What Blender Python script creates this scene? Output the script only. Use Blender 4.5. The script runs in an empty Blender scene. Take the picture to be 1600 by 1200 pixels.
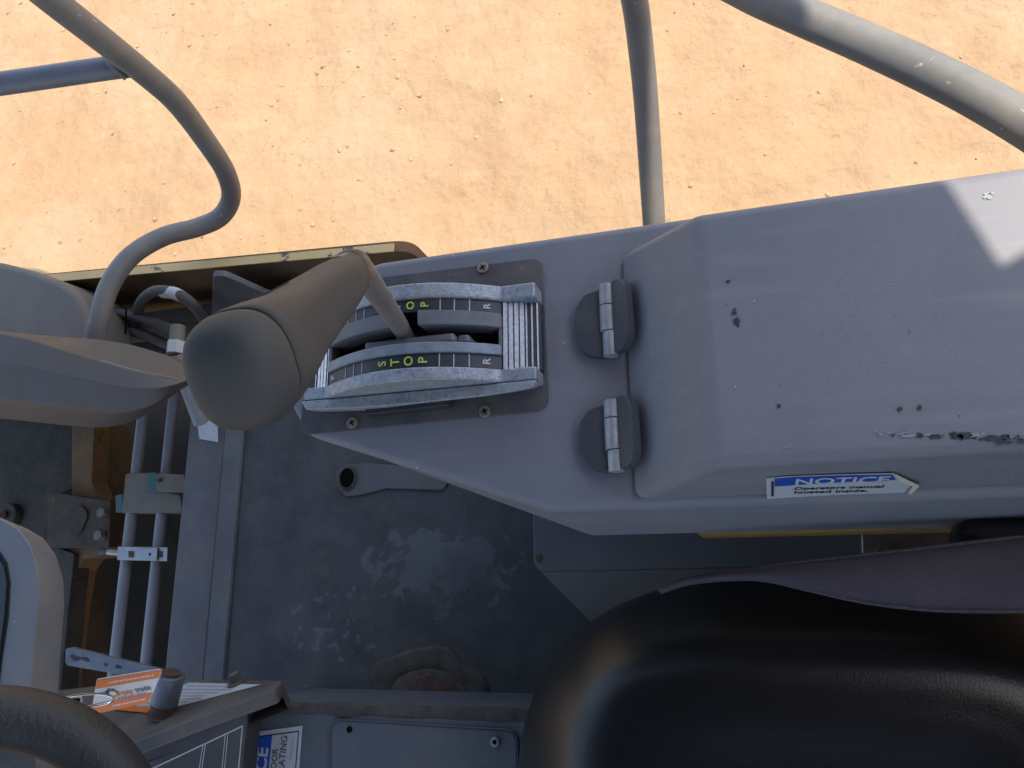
import bpy, bmesh, math, random
from mathutils import Vector, Matrix, noise as mnoise
random.seed(7)
R = math.radians
C = bpy.context.scene.collection
scene = bpy.context.scene

# ------------------------------------------------------------------ camera
F = 1230.0                                   # focal length in pixels of the 1600 px wide photo
CAMZ = 2.6
def nrm(v): return Vector(v).normalized()
AX = -nrm((-4180, 384, F))                   # machine's rearward axis seen in lens coordinates
dn = nrm((393, 335, F))
dn = (dn - AX * AX.dot(dn)).normalized()
AZ = -dn
AY = AZ.cross(AX)
cam_d = bpy.data.cameras.new('camera'); cam = bpy.data.objects.new('camera', cam_d); C.objects.link(cam)
rt = Vector((AX.x, AY.x, AZ.x)); up = -Vector((AX.y, AY.y, AZ.y)); bk = -Vector((AX.z, AY.z, AZ.z))
M4 = Matrix((rt, up, bk)).transposed().to_4x4(); M4.translation = (0, 0, CAMZ)
cam.matrix_world = M4
cam_d.sensor_width = 36; cam_d.lens = 36 * F / 1600
cam_d.clip_start = 0.02; cam_d.clip_end = 800
scene.camera = cam

# ------------------------------------------------------------------ sky, sun, exposure
SUN_AZ = Vector((0.9, 0.44, 0)).normalized(); SUN_EL = R(66)
SUN = (SUN_AZ * math.cos(SUN_EL) + Vector((0, 0, math.sin(SUN_EL)))).normalized()
w = bpy.data.worlds.new('World'); scene.world = w; w.use_nodes = True
nt = w.node_tree; nt.nodes.clear()
sky = nt.nodes.new('ShaderNodeTexSky'); sky.sky_type = 'NISHITA'; sky.sun_disc = False
sky.sun_elevation = SUN_EL; sky.sun_rotation = math.atan2(SUN_AZ.x, SUN_AZ.y)
sky.dust_density = 2.0; sky.ozone_density = 1.0
bg = nt.nodes.new('ShaderNodeBackground'); bg.inputs['Strength'].default_value = 0.15
wo = nt.nodes.new('ShaderNodeOutputWorld')
nt.links.new(sky.outputs[0], bg.inputs[0]); nt.links.new(bg.outputs[0], wo.inputs[0])
sd = bpy.data.lights.new('sun', 'SUN'); sd.energy = 2.5; sd.angle = R(0.5); sd.color = (1.0, 0.93, 0.82)
so = bpy.data.objects.new('sun', sd); C.objects.link(so)
so.rotation_euler = SUN.to_track_quat('Z', 'Y').to_euler()
scene.view_settings.view_transform = 'Standard'; scene.view_settings.look = 'None'
scene.view_settings.exposure = 1.4; scene.view_settings.gamma = 1
scene.render.engine = 'CYCLES'
scene.cycles.max_bounces = 8; scene.cycles.diffuse_bounces = 5

# ------------------------------------------------------------------ helpers: measured rays -> world points
def ray(x, y):
    d = Vector((x - 800, y - 600, F)); return Vector((d.dot(AX), d.dot(AY), d.dot(AZ)))
def P(x, y, h):                              # point on the level plane h metres below the lens
    d = ray(x, y); return d * (-h / d.z) + Vector((0, 0, CAMZ))
def D(x, y, zc):                             # point at lens depth zc
    return ray(x, y) * (zc / F) + Vector((0, 0, CAMZ))
def PY(x, y, Yv):                            # point on the upright plane Y = Yv
    d = ray(x, y); return d * (Yv / d.y) + Vector((0, 0, CAMZ))
def PP(x, y, p0, n):                         # point on any plane
    d = ray(x, y); c = Vector((0, 0, CAMZ)); t = (p0 - c).dot(n) / d.dot(n); return c + d * t
V = Vector

# ------------------------------------------------------------------ helpers: objects
ORG = {}
def thing(name, loc, label, cat, group=None):
    o = bpy.data.objects.new(name, None); C.objects.link(o); o.location = loc; o.empty_display_size = .05
    o['label'] = label; o['category'] = cat
    if group: o['group'] = group
    ORG[o.name] = V(loc); return o
def tag(o, label, cat, group=None):
    o['label'] = label; o['category'] = cat
    if group: o['group'] = group
    return o
def mk(name, verts, faces, mat, parent=None, smooth=True, bev=0, seg=3, sub=0, label=None):
    verts = [V(v) for v in verts]
    if parent is not None: org = ORG[parent.name]
    else:
        xs = [v.x for v in verts]; ys = [v.y for v in verts]
        org = V(((min(xs) + max(xs)) / 2, (min(ys) + max(ys)) / 2, min(v.z for v in verts)))
    me = bpy.data.meshes.new(name)
    me.from_pydata([v - org for v in verts], [], faces)
    bm = bmesh.new(); bm.from_mesh(me); bmesh.ops.remove_doubles(bm, verts=bm.verts, dist=1e-6)
    bmesh.ops.recalc_face_normals(bm, faces=bm.faces); bm.to_mesh(me); bm.free()
    me.polygons.foreach_set('use_smooth', [smooth] * len(me.polygons))
    o = bpy.data.objects.new(name, me); C.objects.link(o)
    if mat: me.materials.append(MAT[mat])
    if parent is not None: o.parent = parent
    else: o.location = org
    ORG[o.name] = org
    if bev:
        b = o.modifiers.new('bevel', 'BEVEL'); b.width = bev; b.segments = seg; b.limit_method = 'ANGLE'; b.angle_limit = R(25); b.harden_normals = True
    if sub:
        s = o.modifiers.new('sub', 'SUBSURF'); s.levels = sub; s.render_levels = sub
    if label: o['label'] = label
    return o
def loft(rings, cap=True, closed=False):
    n = len(rings[0]); vs = [p for r in rings for p in r]; fs = []
    m = len(rings)
    for i in range(m if closed else m - 1):
        for j in range(n):
            a = i * n + j; b = i * n + (j + 1) % n; c = ((i + 1) % m) * n + (j + 1) % n; d = ((i + 1) % m) * n + j
            fs.append((a, b, c, d))
    if cap and not closed:
        fs.append(tuple(range(n))[::-1]); fs.append(tuple((m - 1) * n + j for j in range(n)))
    return vs, fs
def solid(name, ring0, ring1, mat, parent=None, **k):
    v, f = loft([ring0, ring1]); return mk(name, v, f, mat, parent, **k)
def prism(name, pts, dvec, mat, parent=None, **k):
    dv = V(dvec); return solid(name, pts, [p + dv for p in pts], mat, parent, **k)
def box(name, c, s, mat, parent=None, rz=0, rot=None, **k):
    c = V(c); q = rot if rot is not None else Matrix.Rotation(rz, 3, 'Z')
    hx, hy, hz = s[0] / 2, s[1] / 2, s[2] / 2
    r0 = [c + q @ V((x, y, -hz)) for x, y in ((-hx, -hy), (hx, -hy), (hx, hy), (-hx, hy))]
    r1 = [c + q @ V((x, y, hz)) for x, y in ((-hx, -hy), (hx, -hy), (hx, hy), (-hx, hy))]
    k.setdefault('smooth', True); k.setdefault('bev', min(s) * .15)
    return solid(name, r0, r1, mat, parent, **k)
def spline(pts, n=10):
    pts = [V(p) for p in pts]; out = []
    for i in range(len(pts) - 1):
        p0 = pts[i - 1] if i else 2 * pts[0] - pts[1]; p1 = pts[i]; p2 = pts[i + 1]
        p3 = pts[i + 2] if i + 2 < len(pts) else 2 * pts[-1] - pts[-2]
        for j in range(n):
            t = j / n
            out.append(.5 * ((2 * p1) + (p2 - p0) * t + (2 * p0 - 5 * p1 + 4 * p2 - p3) * t * t + (3 * p1 - p0 - 3 * p2 + p3) * t ** 3))
    out.append(pts[-1]); return out
def frames(path):
    ts = []
    for i in range(len(path)):
        a = path[max(i - 1, 0)]; b = path[min(i + 1, len(path) - 1)]; ts.append((b - a).normalized())
    u = ts[0].orthogonal().normalized(); fr = []
    for t in ts:
        u = (u - t * u.dot(t)).normalized(); fr.append((t, u, t.cross(u)))
    return fr
def tube(name, path, r, mat, parent=None, n=20, smooth_path=8, **k):
    path = spline(path, smooth_path) if smooth_path else [V(p) for p in path]
    rf = r if callable(r) else (lambda t: r)
    rings = []
    for i, (p, (t, u, v)) in enumerate(zip(path, frames(path))):
        q = rf(i / max(1, len(path) - 1))
        rings.append([p + (u * math.cos(a) + v * math.sin(a)) * q for a in [2 * math.pi * j / n for j in range(n)]])
    vs, fs = loft(rings); return mk(name, vs, fs, mat, parent, **k)
def cyl(name, a, b, r, mat, parent=None, n=20, r2=None, **k):
    a = V(a); b = V(b); t = (b - a).normalized(); u = t.orthogonal().normalized(); v = t.cross(u)
    r2 = r if r2 is None else r2
    k.setdefault('bev', r * .08); k.setdefault('seg', 2)
    f = lambda p, q: [p + (u * math.cos(2 * math.pi * j / n) + v * math.sin(2 * math.pi * j / n)) * q for j in range(n)]
    return solid(name, f(a, r), f(b, r2), mat, parent, **k)
def rpoly(pts, rad, n=6):                    # round the corners of a planar polygon
    out = []; m = len(pts)
    for i in range(m):
        p = V(pts[i]); a = V(pts[i - 1]) - p; b = V(pts[(i + 1) % m]) - p
        r = rad[i] if isinstance(rad, (list, tuple)) else rad
        if r <= 0: out.append(p); continue
        ang = a.angle(b); dd = min(r / math.tan(ang / 2), a.length * .49, b.length * .49)
        s = p + a.normalized() * dd; e = p + b.normalized() * dd
        for j in range(n + 1):
            t = j / n; out.append((1 - t) ** 2 * s + 2 * t * (1 - t) * p + t * t * e)
    return out
def text(name, s, size, o, xd, yd, mat, parent, align='LEFT', sx=1.0, lift=.0004, bold=0):
    cu = bpy.data.curves.new('lettering', 'FONT'); cu.body = s; cu.size = size; cu.align_x = align; cu.extrude = .0001; cu.resolution_u = 3; cu.offset = bold
    to = bpy.data.objects.new('t', cu); C.objects.link(to)
    dg = bpy.context.evaluated_depsgraph_get(); dg.update()
    me = bpy.data.meshes.new_from_object(to.evaluated_get(dg))
    C.objects.unlink(to); bpy.data.objects.remove(to); bpy.data.curves.remove(cu)
    xd = V(xd).normalized(); yd = V(yd); yd = (yd - xd * yd.dot(xd)).normalized(); z = xd.cross(yd)
    org = ORG[parent.name]; o = V(o)
    for v in me.vertices: v.co = o + xd * v.co.x * sx + yd * v.co.y + z * (v.co.z + lift) - org
    me.materials.clear(); me.materials.append(MAT[mat]); me.name = name
    ob = bpy.data.objects.new(name, me); C.objects.link(ob); ob.parent = parent; ORG[ob.name] = org
    return ob

# ------------------------------------------------------------------ materials
MAT = {}
def mat(name, col, rough=.5, metal=0, var=None, bump=None, dust=None, specks=None, chips=None, spec=.5, coat=0, extra=None, drough=.9):
    """var=(scale, amount)  bump=[(scale, strength, dist)..]  dust=(colour, scale, lo, hi, amount)  specks=(colour, scale, radius)  chips=(colour, scale, lo, hi)"""
    m = bpy.data.materials.new(name); m.use_nodes = True; MAT[name] = m
    N = m.node_tree.nodes; L = m.node_tree.links; b = N['Principled BSDF']
    tc = N.new('ShaderNodeTexCoord').outputs['Object']
    def noise(sc, det=4, ro=.6, dist=0):
        n = N.new('ShaderNodeTexNoise'); n.inputs['Scale'].default_value = sc; n.inputs['Detail'].default_value = det
        n.inputs['Roughness'].default_value = ro; n.inputs['Distortion'].default_value = dist; L.new(tc, n.inputs['Vector']); return n.outputs['Fac']
    def ramp(v, lo, hi):
        r = N.new('ShaderNodeMapRange'); r.inputs[1].default_value = lo; r.inputs[2].default_value = hi; L.new(v, r.inputs[0]); return r.outputs[0]
    def mix(f, a, c, mode='MIX'):
        x = N.new('ShaderNodeMix'); x.data_type = 'RGBA'; x.blend_type = mode
        for s, q in ((0, f), (6, a), (7, c)):
            if hasattr(q, 'is_linked') or hasattr(q, 'links'): L.new(q, x.inputs[s])
            elif isinstance(q, (int, float)): x.inputs[s].default_value = q
            else: x.inputs[s].default_value = (*q[:3], 1)
        return x.outputs[2]
    def mul(a, k):
        x = N.new('ShaderNodeMath'); x.operation = 'MULTIPLY'
        L.new(a, x.inputs[0])
        if isinstance(k, (int, float)): x.inputs[1].default_value = k
        else: L.new(k, x.inputs[1])
        return x.outputs[0]
    rgb = N.new('ShaderNodeRGB'); rgb.outputs[0].default_value = (*col, 1); c = rgb.outputs[0]
    rv = None
    if var:
        sc, am = var
        g = ramp(noise(sc, 6, .65), .3, .7)
        c = mix(g, tuple(x * (1 - am) for x in col), tuple(min(1, x * (1 + am)) for x in col))
    if extra: c = extra(N, L, tc, c, noise, ramp, mix, mul)
    if chips:
        cc, sc, lo, hi = chips
        c = mix(ramp(noise(sc, 8, .7, .4), lo, hi), c, cc)
    if dust:
        cc, sc, lo, hi, am = dust
        dm = mul(ramp(noise(sc, 7, .7, .2), lo, hi), am); c = mix(dm, c, cc)
        r = N.new('ShaderNodeMapRange'); r.inputs[3].default_value = rough; r.inputs[4].default_value = drough; L.new(dm, r.inputs[0]); rv = r.outputs[0]
    if specks:
        cc, sc, rd = specks
        vo = N.new('ShaderNodeTexVoronoi'); vo.inputs['Scale'].default_value = sc; L.new(tc, vo.inputs['Vector'])
        vp = N.new('ShaderNodeTexVoronoi'); vp.inputs['Scale'].default_value = sc; L.new(tc, vp.inputs['Vector'])
        sp = N.new('ShaderNodeSeparateColor'); L.new(vp.outputs['Color'], sp.inputs[0])
        f1 = ramp(vo.outputs['Distance'], rd, rd * .6); f2 = ramp(sp.outputs[0], .82, .84)
        c = mix(mul(f1, f2), c, cc)
    L.new(c, b.inputs['Base Color'])
    b.inputs['Roughness'].default_value = rough
    if rv: L.new(rv, b.inputs['Roughness'])
    b.inputs['Metallic'].default_value = metal; b.inputs['Specular IOR Level'].default_value = spec
    b.inputs['Coat Weight'].default_value = coat
    prev = None
    for (sc, st, di) in (bump or []):
        bn = N.new('ShaderNodeBump'); bn.inputs['Strength'].default_value = st; bn.inputs['Distance'].default_value = di
        L.new(noise(sc, 3, .6), bn.inputs['Height'])
        if prev: L.new(prev, bn.inputs['Normal'])
        prev = bn.outputs[0]
    if prev: L.new(prev, b.inputs['Normal'])
    return m
DUST = (.36, .27, .19)
def scuffs(N, L, tc, c, noise, ramp, mix, mul):
    mp = N.new('ShaderNodeMapping'); mp.vector_type = 'POINT'
    ctr = P(690, 880, 1.3) - ORG_FLOOR
    mp.inputs['Location'].default_value = (-ctr.x / .17, -ctr.y / .082, 0); mp.inputs['Scale'].default_value = (1 / .17, 1 / .082, .01); L.new(tc, mp.inputs[0])
    ln = N.new('ShaderNodeVectorMath'); ln.operation = 'LENGTH'; L.new(mp.outputs[0], ln.inputs[0])
    rad = ramp(ln.outputs['Value'], 1.35, .15)
    a = N.new('ShaderNodeMath'); a.operation = 'ADD'; L.new(mul(rad, .42), a.inputs[0]); L.new(noise(22, 9, .72, .3), a.inputs[1])
    k1 = ramp(a.outputs[0], .73, .76)
    c = mix(mul(k1, .65), c, (.125, .133, .145))
    ctr2 = P(510, 980, 1.3) - ORG_FLOOR
    mp2 = N.new('ShaderNodeMapping'); mp2.inputs['Rotation'].default_value = (0, 0, 0)
    mp2.inputs['Location'].default_value = (-ctr2.x / .17, -ctr2.y / .15, 0); mp2.inputs['Scale'].default_value = (1 / .17, 1 / .15, .01); L.new(tc, mp2.inputs[0])
    l2 = N.new('ShaderNodeVectorMath'); l2.operation = 'LENGTH'; L.new(mp2.outputs[0], l2.inputs[0])
    a2 = N.new('ShaderNodeMath'); a2.operation = 'ADD'; L.new(mul(ramp(l2.outputs['Value'], 1.2, .1), .2), a2.inputs[0]); L.new(noise(48, 8, .62, .2), a2.inputs[1])
    c = mix(mul(ramp(a2.outputs[0], .735, .755), .7), c, (.13, .14, .16))
    # worn dark patches, plum and bluish
    c = mix(mul(ramp(noise(5, 6, .65), .50, .66), .6), c, (.034, .031, .035))
    c = mix(mul(ramp(noise(110, 5, .7), .55, .75), .35), c, (.12, .118, .112))
    return c
def smears(N, L, tc, c, noise, ramp, mix, mul):
    mp = N.new('ShaderNodeMapping'); mp.inputs['Scale'].default_value = (6, 60, 30); mp.inputs['Rotation'].default_value = (0, 0, .5); L.new(tc, mp.inputs[0])
    n = N.new('ShaderNodeTexNoise'); n.inputs['Scale'].default_value = 1; n.inputs['Detail'].default_value = 6; L.new(mp.outputs[0], n.inputs['Vector'])
    c = mix(mul(ramp(n.outputs['Fac'], .55, .75), .28), c, (.33, .30, .28))
    return mix(mul(ramp(noise(26, 8, .75, .5), .60, .72), .3), c, (.30, .27, .245))
def dirt(N, L, tc, c, noise, ramp, mix, mul):
    c = mix(ramp(noise(.8, 6, .6, .6), .38, .62), c, (0.333, 0.209, 0.110))
    c = mix(mul(ramp(noise(1.9, 8, .7, .8), .48, .70), .6), c, (0.275, 0.172, 0.096))
    c = mix(mul(ramp(noise(7, 8, .72, .5), .54, .74), .6), c, (0.381, 0.274, 0.169))
    c = mix(mul(ramp(noise(34, 7, .72), .60, .70), .6), c, (0.194, 0.121, 0.070))
    c = mix(mul(ramp(noise(85, 5, .7), .62, .70), .6), c, (0.179, 0.110, 0.063))
    mp = N.new('ShaderNodeMapping'); mp.inputs['Scale'].default_value = (1.1, 5.5, 1); mp.inputs['Rotation'].default_value = (0, 0, -.75); L.new(tc, mp.inputs[0])
    n = N.new('ShaderNodeTexNoise'); n.inputs['Scale'].default_value = 1.2; n.inputs['Detail'].default_value = 9; n.inputs['Roughness'].default_value = .68; L.new(mp.outputs[0], n.inputs['Vector'])
    c = mix(mul(ramp(n.outputs['Fac'], .50, .70), .32), c, (0.293, 0.180, 0.104))
    c = mix(mul(ramp(n.outputs['Fac'], .48, .30), .3), c, (0.387, 0.277, 0.177))
    return c
ORG_FLOOR = V((0, 0, 1.30))
mat('dirt', (.335, .233, .138), .95, bump=[(4, .6, .05), (17, .5, .022), (75, .35, .006)], extra=dirt, spec=.1)
mat('pebble', (.345, .24, .14), .95, var=(14, .3), bump=[(120, .4, .004)], spec=.15)
mat('console_plastic', (.196, .192, .206), .52, var=(5, .06), extra=smears, bump=[(900, .22, .0012), (2300, .18, .0006)], dust=((.33, .29, .25), 5, .42, .8, .35), specks=((.70, .67, .61), 52, .05), spec=.35)
mat('scuff', (.045, .042, .045), .85, var=(300, .4), bump=[(600, .4, .001)])
mat('pale_scuff', (.27, .29, .285), .8)
mat('plate_dark', (.072, .066, .066), .62, var=(20, .2), bump=[(700, .25, .001)], dust=(DUST, 9, .42, .8, .35), specks=((.6, .55, .48), 90, .05))
mat('cast_alloy', (.34, .35, .365), .52, metal=.35, var=(150, .28), bump=[(300, .5, .0015)], dust=((.36, .31, .26), 26, .5, .75, .55), chips=((.12, .125, .135), 300, .53, .64))
mat('strip_black', (.035, .033, .04), .48, dust=(DUST, 22, .45, .9, .28), specks=((.5, .48, .45), 160, .05))
mat('band_grey', (.135, .135, .14), .55, var=(60, .15), dust=((.33, .27, .21), 18, .4, .8, .4), bump=[(600, .2, .001)])
mat('band_blue', (.22, .24, .27), .5, metal=.2, var=(90, .2), dust=((.36, .31, .26), 24, .5, .8, .5), bump=[(400, .25, .001)])
mat('hollow', (.008, .007, .006), 1, spec=0)
mat('rib_bright', (.60, .62, .66), .38, metal=.6, var=(300, .25), chips=((.08, .08, .09), 380, .62, .68))
mat('rib_dark', (.03, .03, .034), .5, dust=(DUST, 40, .5, .9, .3))
mat('print_green', (.47, .60, .08), .6, var=(500, .3), dust=(DUST, 180, .5, .7, .5))
mat('print_white', (.52, .52, .50), .6, var=(400, .3), dust=(DUST, 160, .5, .7, .45))
mat('print_black', (.03, .03, .035), .6)
mat('print_blue', (.018, .075, .36), .45, dust=(DUST, 60, .55, .8, .3))
mat('label_white', (.50, .50, .50), .5, var=(60, .1), dust=((.30, .24, .18), 60, .5, .75, .55), chips=((.16, .14, .12), 140, .64, .68))
mat('paper_aged', (.62, .56, .42), .8, var=(80, .15))
mat('screw', (.34, .28, .21), .5, metal=.7, var=(300, .4), dust=(DUST, 90, .45, .7, .6))
mat('lever_steel', (.20, .18, .16), .5, metal=.35, var=(40, .25), dust=((.24, .195, .15), 18, .35, .7, .7), bump=[(300, .2, .001)])
mat('grip_rubber', (.050, .047, .044), .62, var=(12, .15), bump=[(800, .22, .001), (60, .12, .003)], dust=((.090, .080, .070), 16, .38, .8, .55), chips=((.035, .033, .031), 40, .66, .72))
mat('cap_rubber', (.050, .049, .049), .66, var=(14, .12), bump=[(900, .2, .0008)], dust=((.10, .09, .08), 12, .42, .85, .45))
mat('seam', (.012, .011, .010), .8)
mat('rust_ring', (.16, .095, .062), .75, var=(200, .35), dust=(DUST, 60, .4, .7, .5))
mat('hinge_rubber', (.052, .054, .058), .5, bump=[(700, .2, .001)], dust=(DUST, 22, .5, .9, .22))
mat('hinge_steel', (.36, .36, .36), .5, metal=.45, var=(70, .25), dust=((.40, .34, .28), 40, .45, .75, .4))
mat('rail_paint', (.165, .157, .143), .5, var=(9, .12), bump=[(120, .12, .002)], dust=((.34, .27, .19), 12, .45, .8, .5), chips=((.40, .37, .32), 45, .66, .68), specks=((.6, .58, .52), 60, .06))
mat('rail_blue', (.15, .155, .175), .42, var=(9, .12), dust=((.34, .28, .21), 12, .5, .85, .35))
mat('floor_rubber', (.052, .054, .053), .72, var=(9, .25), extra=scuffs, dust=((.135, .125, .112), 14, .40, .78, .5), bump=[(500, .3, .001), (60, .2, .002)], specks=((.32, .32, .32), 26, .03))
mat('floor_border', (.092, .086, .090), .6, var=(8, .2), bump=[(300, .2, .001)], dust=((.24, .19, .15), 6, .45, .8, .5), specks=((.02, .02, .02), 30, .06))
mat('floor_ramp', (.115, .118, .122), .6, var=(10, .2), dust=((.26, .22, .17), 8, .45, .8, .5), specks=((.02, .02, .02), 45, .09))
mat('frame_grey', (.098, .102, .110), .55, var=(8, .15), bump=[(200, .15, .001)], dust=((.20, .165, .13), 6, .45, .85, .5), chips=((.035, .033, .034), 26, .70, .74))
mat('mud', (.115, .092, .07), .95, var=(30, .35), bump=[(40, .7, .008), (200, .5, .003)])
mat('mud_dark', (.078, .066, .054), .95, var=(40, .35), bump=[(60, .6, .005)])
mat('seat_vinyl', (.0080, .0082, .0092), .33, bump=[(480, .22, .0014)], spec=.5)
mat('yellow_paint', (.72, .50, .20), .5, var=(8, .15), chips=((.10, .075, .055), 10, .60, .63), dust=((.34, .27, .18), 9, .5, .8, .5))
mat('ochre_paint', (.24, .115, .026), .65, var=(7, .25), chips=((.05, .038, .028), 12, .56, .64), dust=((.10, .075, .05), 5, .34, .62, .85), bump=[(60, .3, .004)])
mat('greasy_iron', (.036, .032, .026), .85, var=(9, .35), dust=((.11, .088, .062), 7, .42, .75, .6), bump=[(50, .4, .005)])
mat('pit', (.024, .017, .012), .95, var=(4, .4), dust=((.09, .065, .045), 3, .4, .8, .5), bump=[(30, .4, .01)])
mat('pipe_grey', (.22, .222, .23), .45, var=(14, .12), dust=((.30, .245, .18), 10, .5, .85, .4))
mat('clamp_beige', (.17, .15, .115), .65, var=(20, .2), dust=((.16, .12, .085), 20, .45, .7, .6), bump=[(120, .3, .002)])
mat('teal_plastic', (.035, .115, .105), .5, dust=((.2, .17, .12), 20, .5, .8, .4))
mat('zinc', (.34, .34, .34), .45, metal=.7, var=(60, .2), dust=((.26, .2, .14), 30, .5, .8, .5))
mat('hose_rubber', (.055, .052, .046), .6, dust=((.17, .135, .10), 12, .4, .8, .5))
mat('white_plastic', (.50, .49, .45), .55, var=(20, .1), dust=((.3, .24, .17), 20, .45, .8, .4))
mat('cover_plastic', (.066, .055, .047), .55, var=(6, .1), bump=[(700, .2, .001)], dust=((.115, .086, .066), 14, .38, .72, .75), chips=((.07, .125, .13), 16, .68, .78))
mat('cover_dark', (.15, .145, .145), .55, var=(10, .2), dust=((.32, .25, .19), 12, .5, .8, .6), bump=[(80, .25, .003)])
mat('cover_grain', (.125, .105, .085), .6, bump=[(330, .5, .0018)], var=(6, .08), dust=((.24, .195, .15), 6, .4, .8, .4))
mat('frame_light', (.185, .175, .172), .5, var=(8, .08), dust=((.40, .32, .24), 6, .45, .8, .4), specks=((.7, .68, .62), 60, .05))
mat('gauge_dark', (.018, .018, .02), .3)
mat('wheel_rubber', (.032, .029, .027), .5, bump=[(260, .5, .002)], dust=((.10, .085, .065), 120, .54, .75, .35))
mat('dash_brown', (.080, .068, .058), .55, var=(10, .2), dust=((.24, .18, .13), 8, .38, .75, .55), bump=[(250, .2, .001)])
mat('dash_face', (.062, .054, .048), .5, var=(8, .15), dust=((.20, .155, .115), 7, .45, .8, .5))
mat('key_metal', (.15, .155, .17), .5, metal=.3, var=(30, .25), chips=((.04, .03, .025), 90, .60, .64))
mat('rust', (.09, .05, .034), .9, var=(80, .4), bump=[(200, .5, .002)])
mat('tag_orange', (.78, .17, .025), .45, dust=((.5, .3, .2), 50, .6, .85, .3))
mat('tag_white', (.70, .68, .66), .45, var=(60, .05))
mat('tag_grey', (.10, .10, .11), .5)
mat('chrome', (.75, .74, .70), .18, metal=1)
mat('print_grey', (.30, .31, .33), .6)
mat('print_orange', (.72, .24, .05), .5)
mat('bounce_yellow', (.50, .27, .035), .5, var=(6, .15), dust=((.10, .075, .05), 6, .36, .66, .8))  # colours the imitated glow strip and the added bounce deck
mat('plate_dusty', (.115, .110, .102), .7, var=(9, .2), dust=((.20, .17, .135), 6, .4, .75, .6))
mat('dirty_block', (.060, .045, .030), .85, var=(14, .4), chips=((.20, .10, .03), 26, .62, .66), dust=((.10, .08, .055), 12, .42, .7, .6), bump=[(60, .5, .004)])
mat('webbing_hem', (.075, .06, .065), .85, var=(300, .4), bump=[(400, .6, .002)])
mat('roof_paint', (.035, .034, .034), .8, spec=.1)

def webbing(N, L, tc, c, noise, ramp, mix, mul):
    wv = N.new('ShaderNodeTexWave'); wv.inputs['Scale'].default_value = 150; wv.inputs['Distortion'].default_value = 1.2; wv.bands_direction = 'DIAGONAL'; L.new(tc, wv.inputs['Vector'])
    return mix(mul(wv.outputs['Fac'], .6), c, (.030, .022, .028))
mat('webbing', (.074, .058, .072), .8, extra=webbing, dust=((.22, .17, .15), 9, .5, .85, .4), bump=[(500, .5, .0015)])

# ================================================================== GROUND
def ground():
    n = 260; size = 9.0; cx, cy = -1.2, 3.2
    vs = []; fs = []
    def zz(x, y):
        e = min(1, max(0, 1 - max(abs(x - cx), abs(y - cy)) / (size / 2)) * 6)
        return e * (.035 * mnoise.noise(V((x * 1.1, y * 1.1, 3))) + .012 * mnoise.noise(V((x * 5, y * 5, 9))) + .006 * mnoise.noise(V((x * 14, y * 14, 1))))
    for j in range(n + 1):
        for i in range(n + 1):
            x = cx - size / 2 + size * i / n; y = cy - size / 2 + size * j / n; vs.append(V((x, y, zz(x, y))))
    for j in range(n):
        for i in range(n):
            a = j * (n + 1) + i; fs.append((a, a + 1, a + n + 2, a + n + 1))
    # outer skirt reaching the horizon
    b = len(vs); s = 400; x0, x1, y0, y1 = cx - size / 2, cx + size / 2, cy - size / 2, cy + size / 2
    vs += [V((-s, -s, 0)), V((s, -s, 0)), V((s, s, 0)), V((-s, s, 0))]
    c0, c1, c2, c3 = 0, n, (n + 1) ** 2 - 1, n * (n + 1)
    bot = list(range(0, n + 1)); rgt = [n + k * (n + 1) for k in range(n + 1)]; top = [c2 - k for k in range(n + 1)]; lft = [c3 - k * (n + 1) for k in range(n + 1)]
    for e, (p, q) in ((bot, (b, b + 1)), (rgt, (b + 1, b + 2)), (top, (b + 2, b + 3)), (lft, (b + 3, b))):
        fs.append((p, q) + tuple(reversed(e)))
    o = mk('ground', vs, fs, 'dirt'); o['kind'] = 'structure'
    # loose gravel
    ico = bmesh.new(); bmesh.ops.create_icosphere(ico, subdivisions=1, radius=1)
    bv = [v.co.copy() for v in ico.verts]; bf = [[v.index for v in f.verts] for f in ico.faces]; ico.free()
    rnd = random.Random(3); gv = []; gf = []
    for k in range(4200):
        x = rnd.uniform(-4.6, 2.0); y = rnd.uniform(1.0, 4.6)
        r = .002 + .010 * rnd.random() ** 6
        if mnoise.noise(V((x * .9, y * .9, 7))) < -.1 and rnd.random() < .6: continue
        sx, sy, sz = r * rnd.uniform(.7, 1.3), r * rnd.uniform(.7, 1.3), r * rnd.uniform(.4, .8); a = rnd.uniform(0, 6.28)
        z = zz(x, y) + sz * .25; base = len(gv); q = Matrix.Rotation(a, 3, 'Z')
        for p in bv:
            j = 1 + rnd.uniform(-.18, .18); gv.append(V((x, y, z)) + q @ V((p.x * sx * j, p.y * sy * j, p.z * sz * j)))
        gf += [[i + base for i in f] for f in bf]
    g = mk('gravel', gv, gf, 'pebble', smooth=False); g['kind'] = 'stuff'; tag(g, 'loose small stones scattered over the sunlit orange dirt', 'gravel')
ground()

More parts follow.
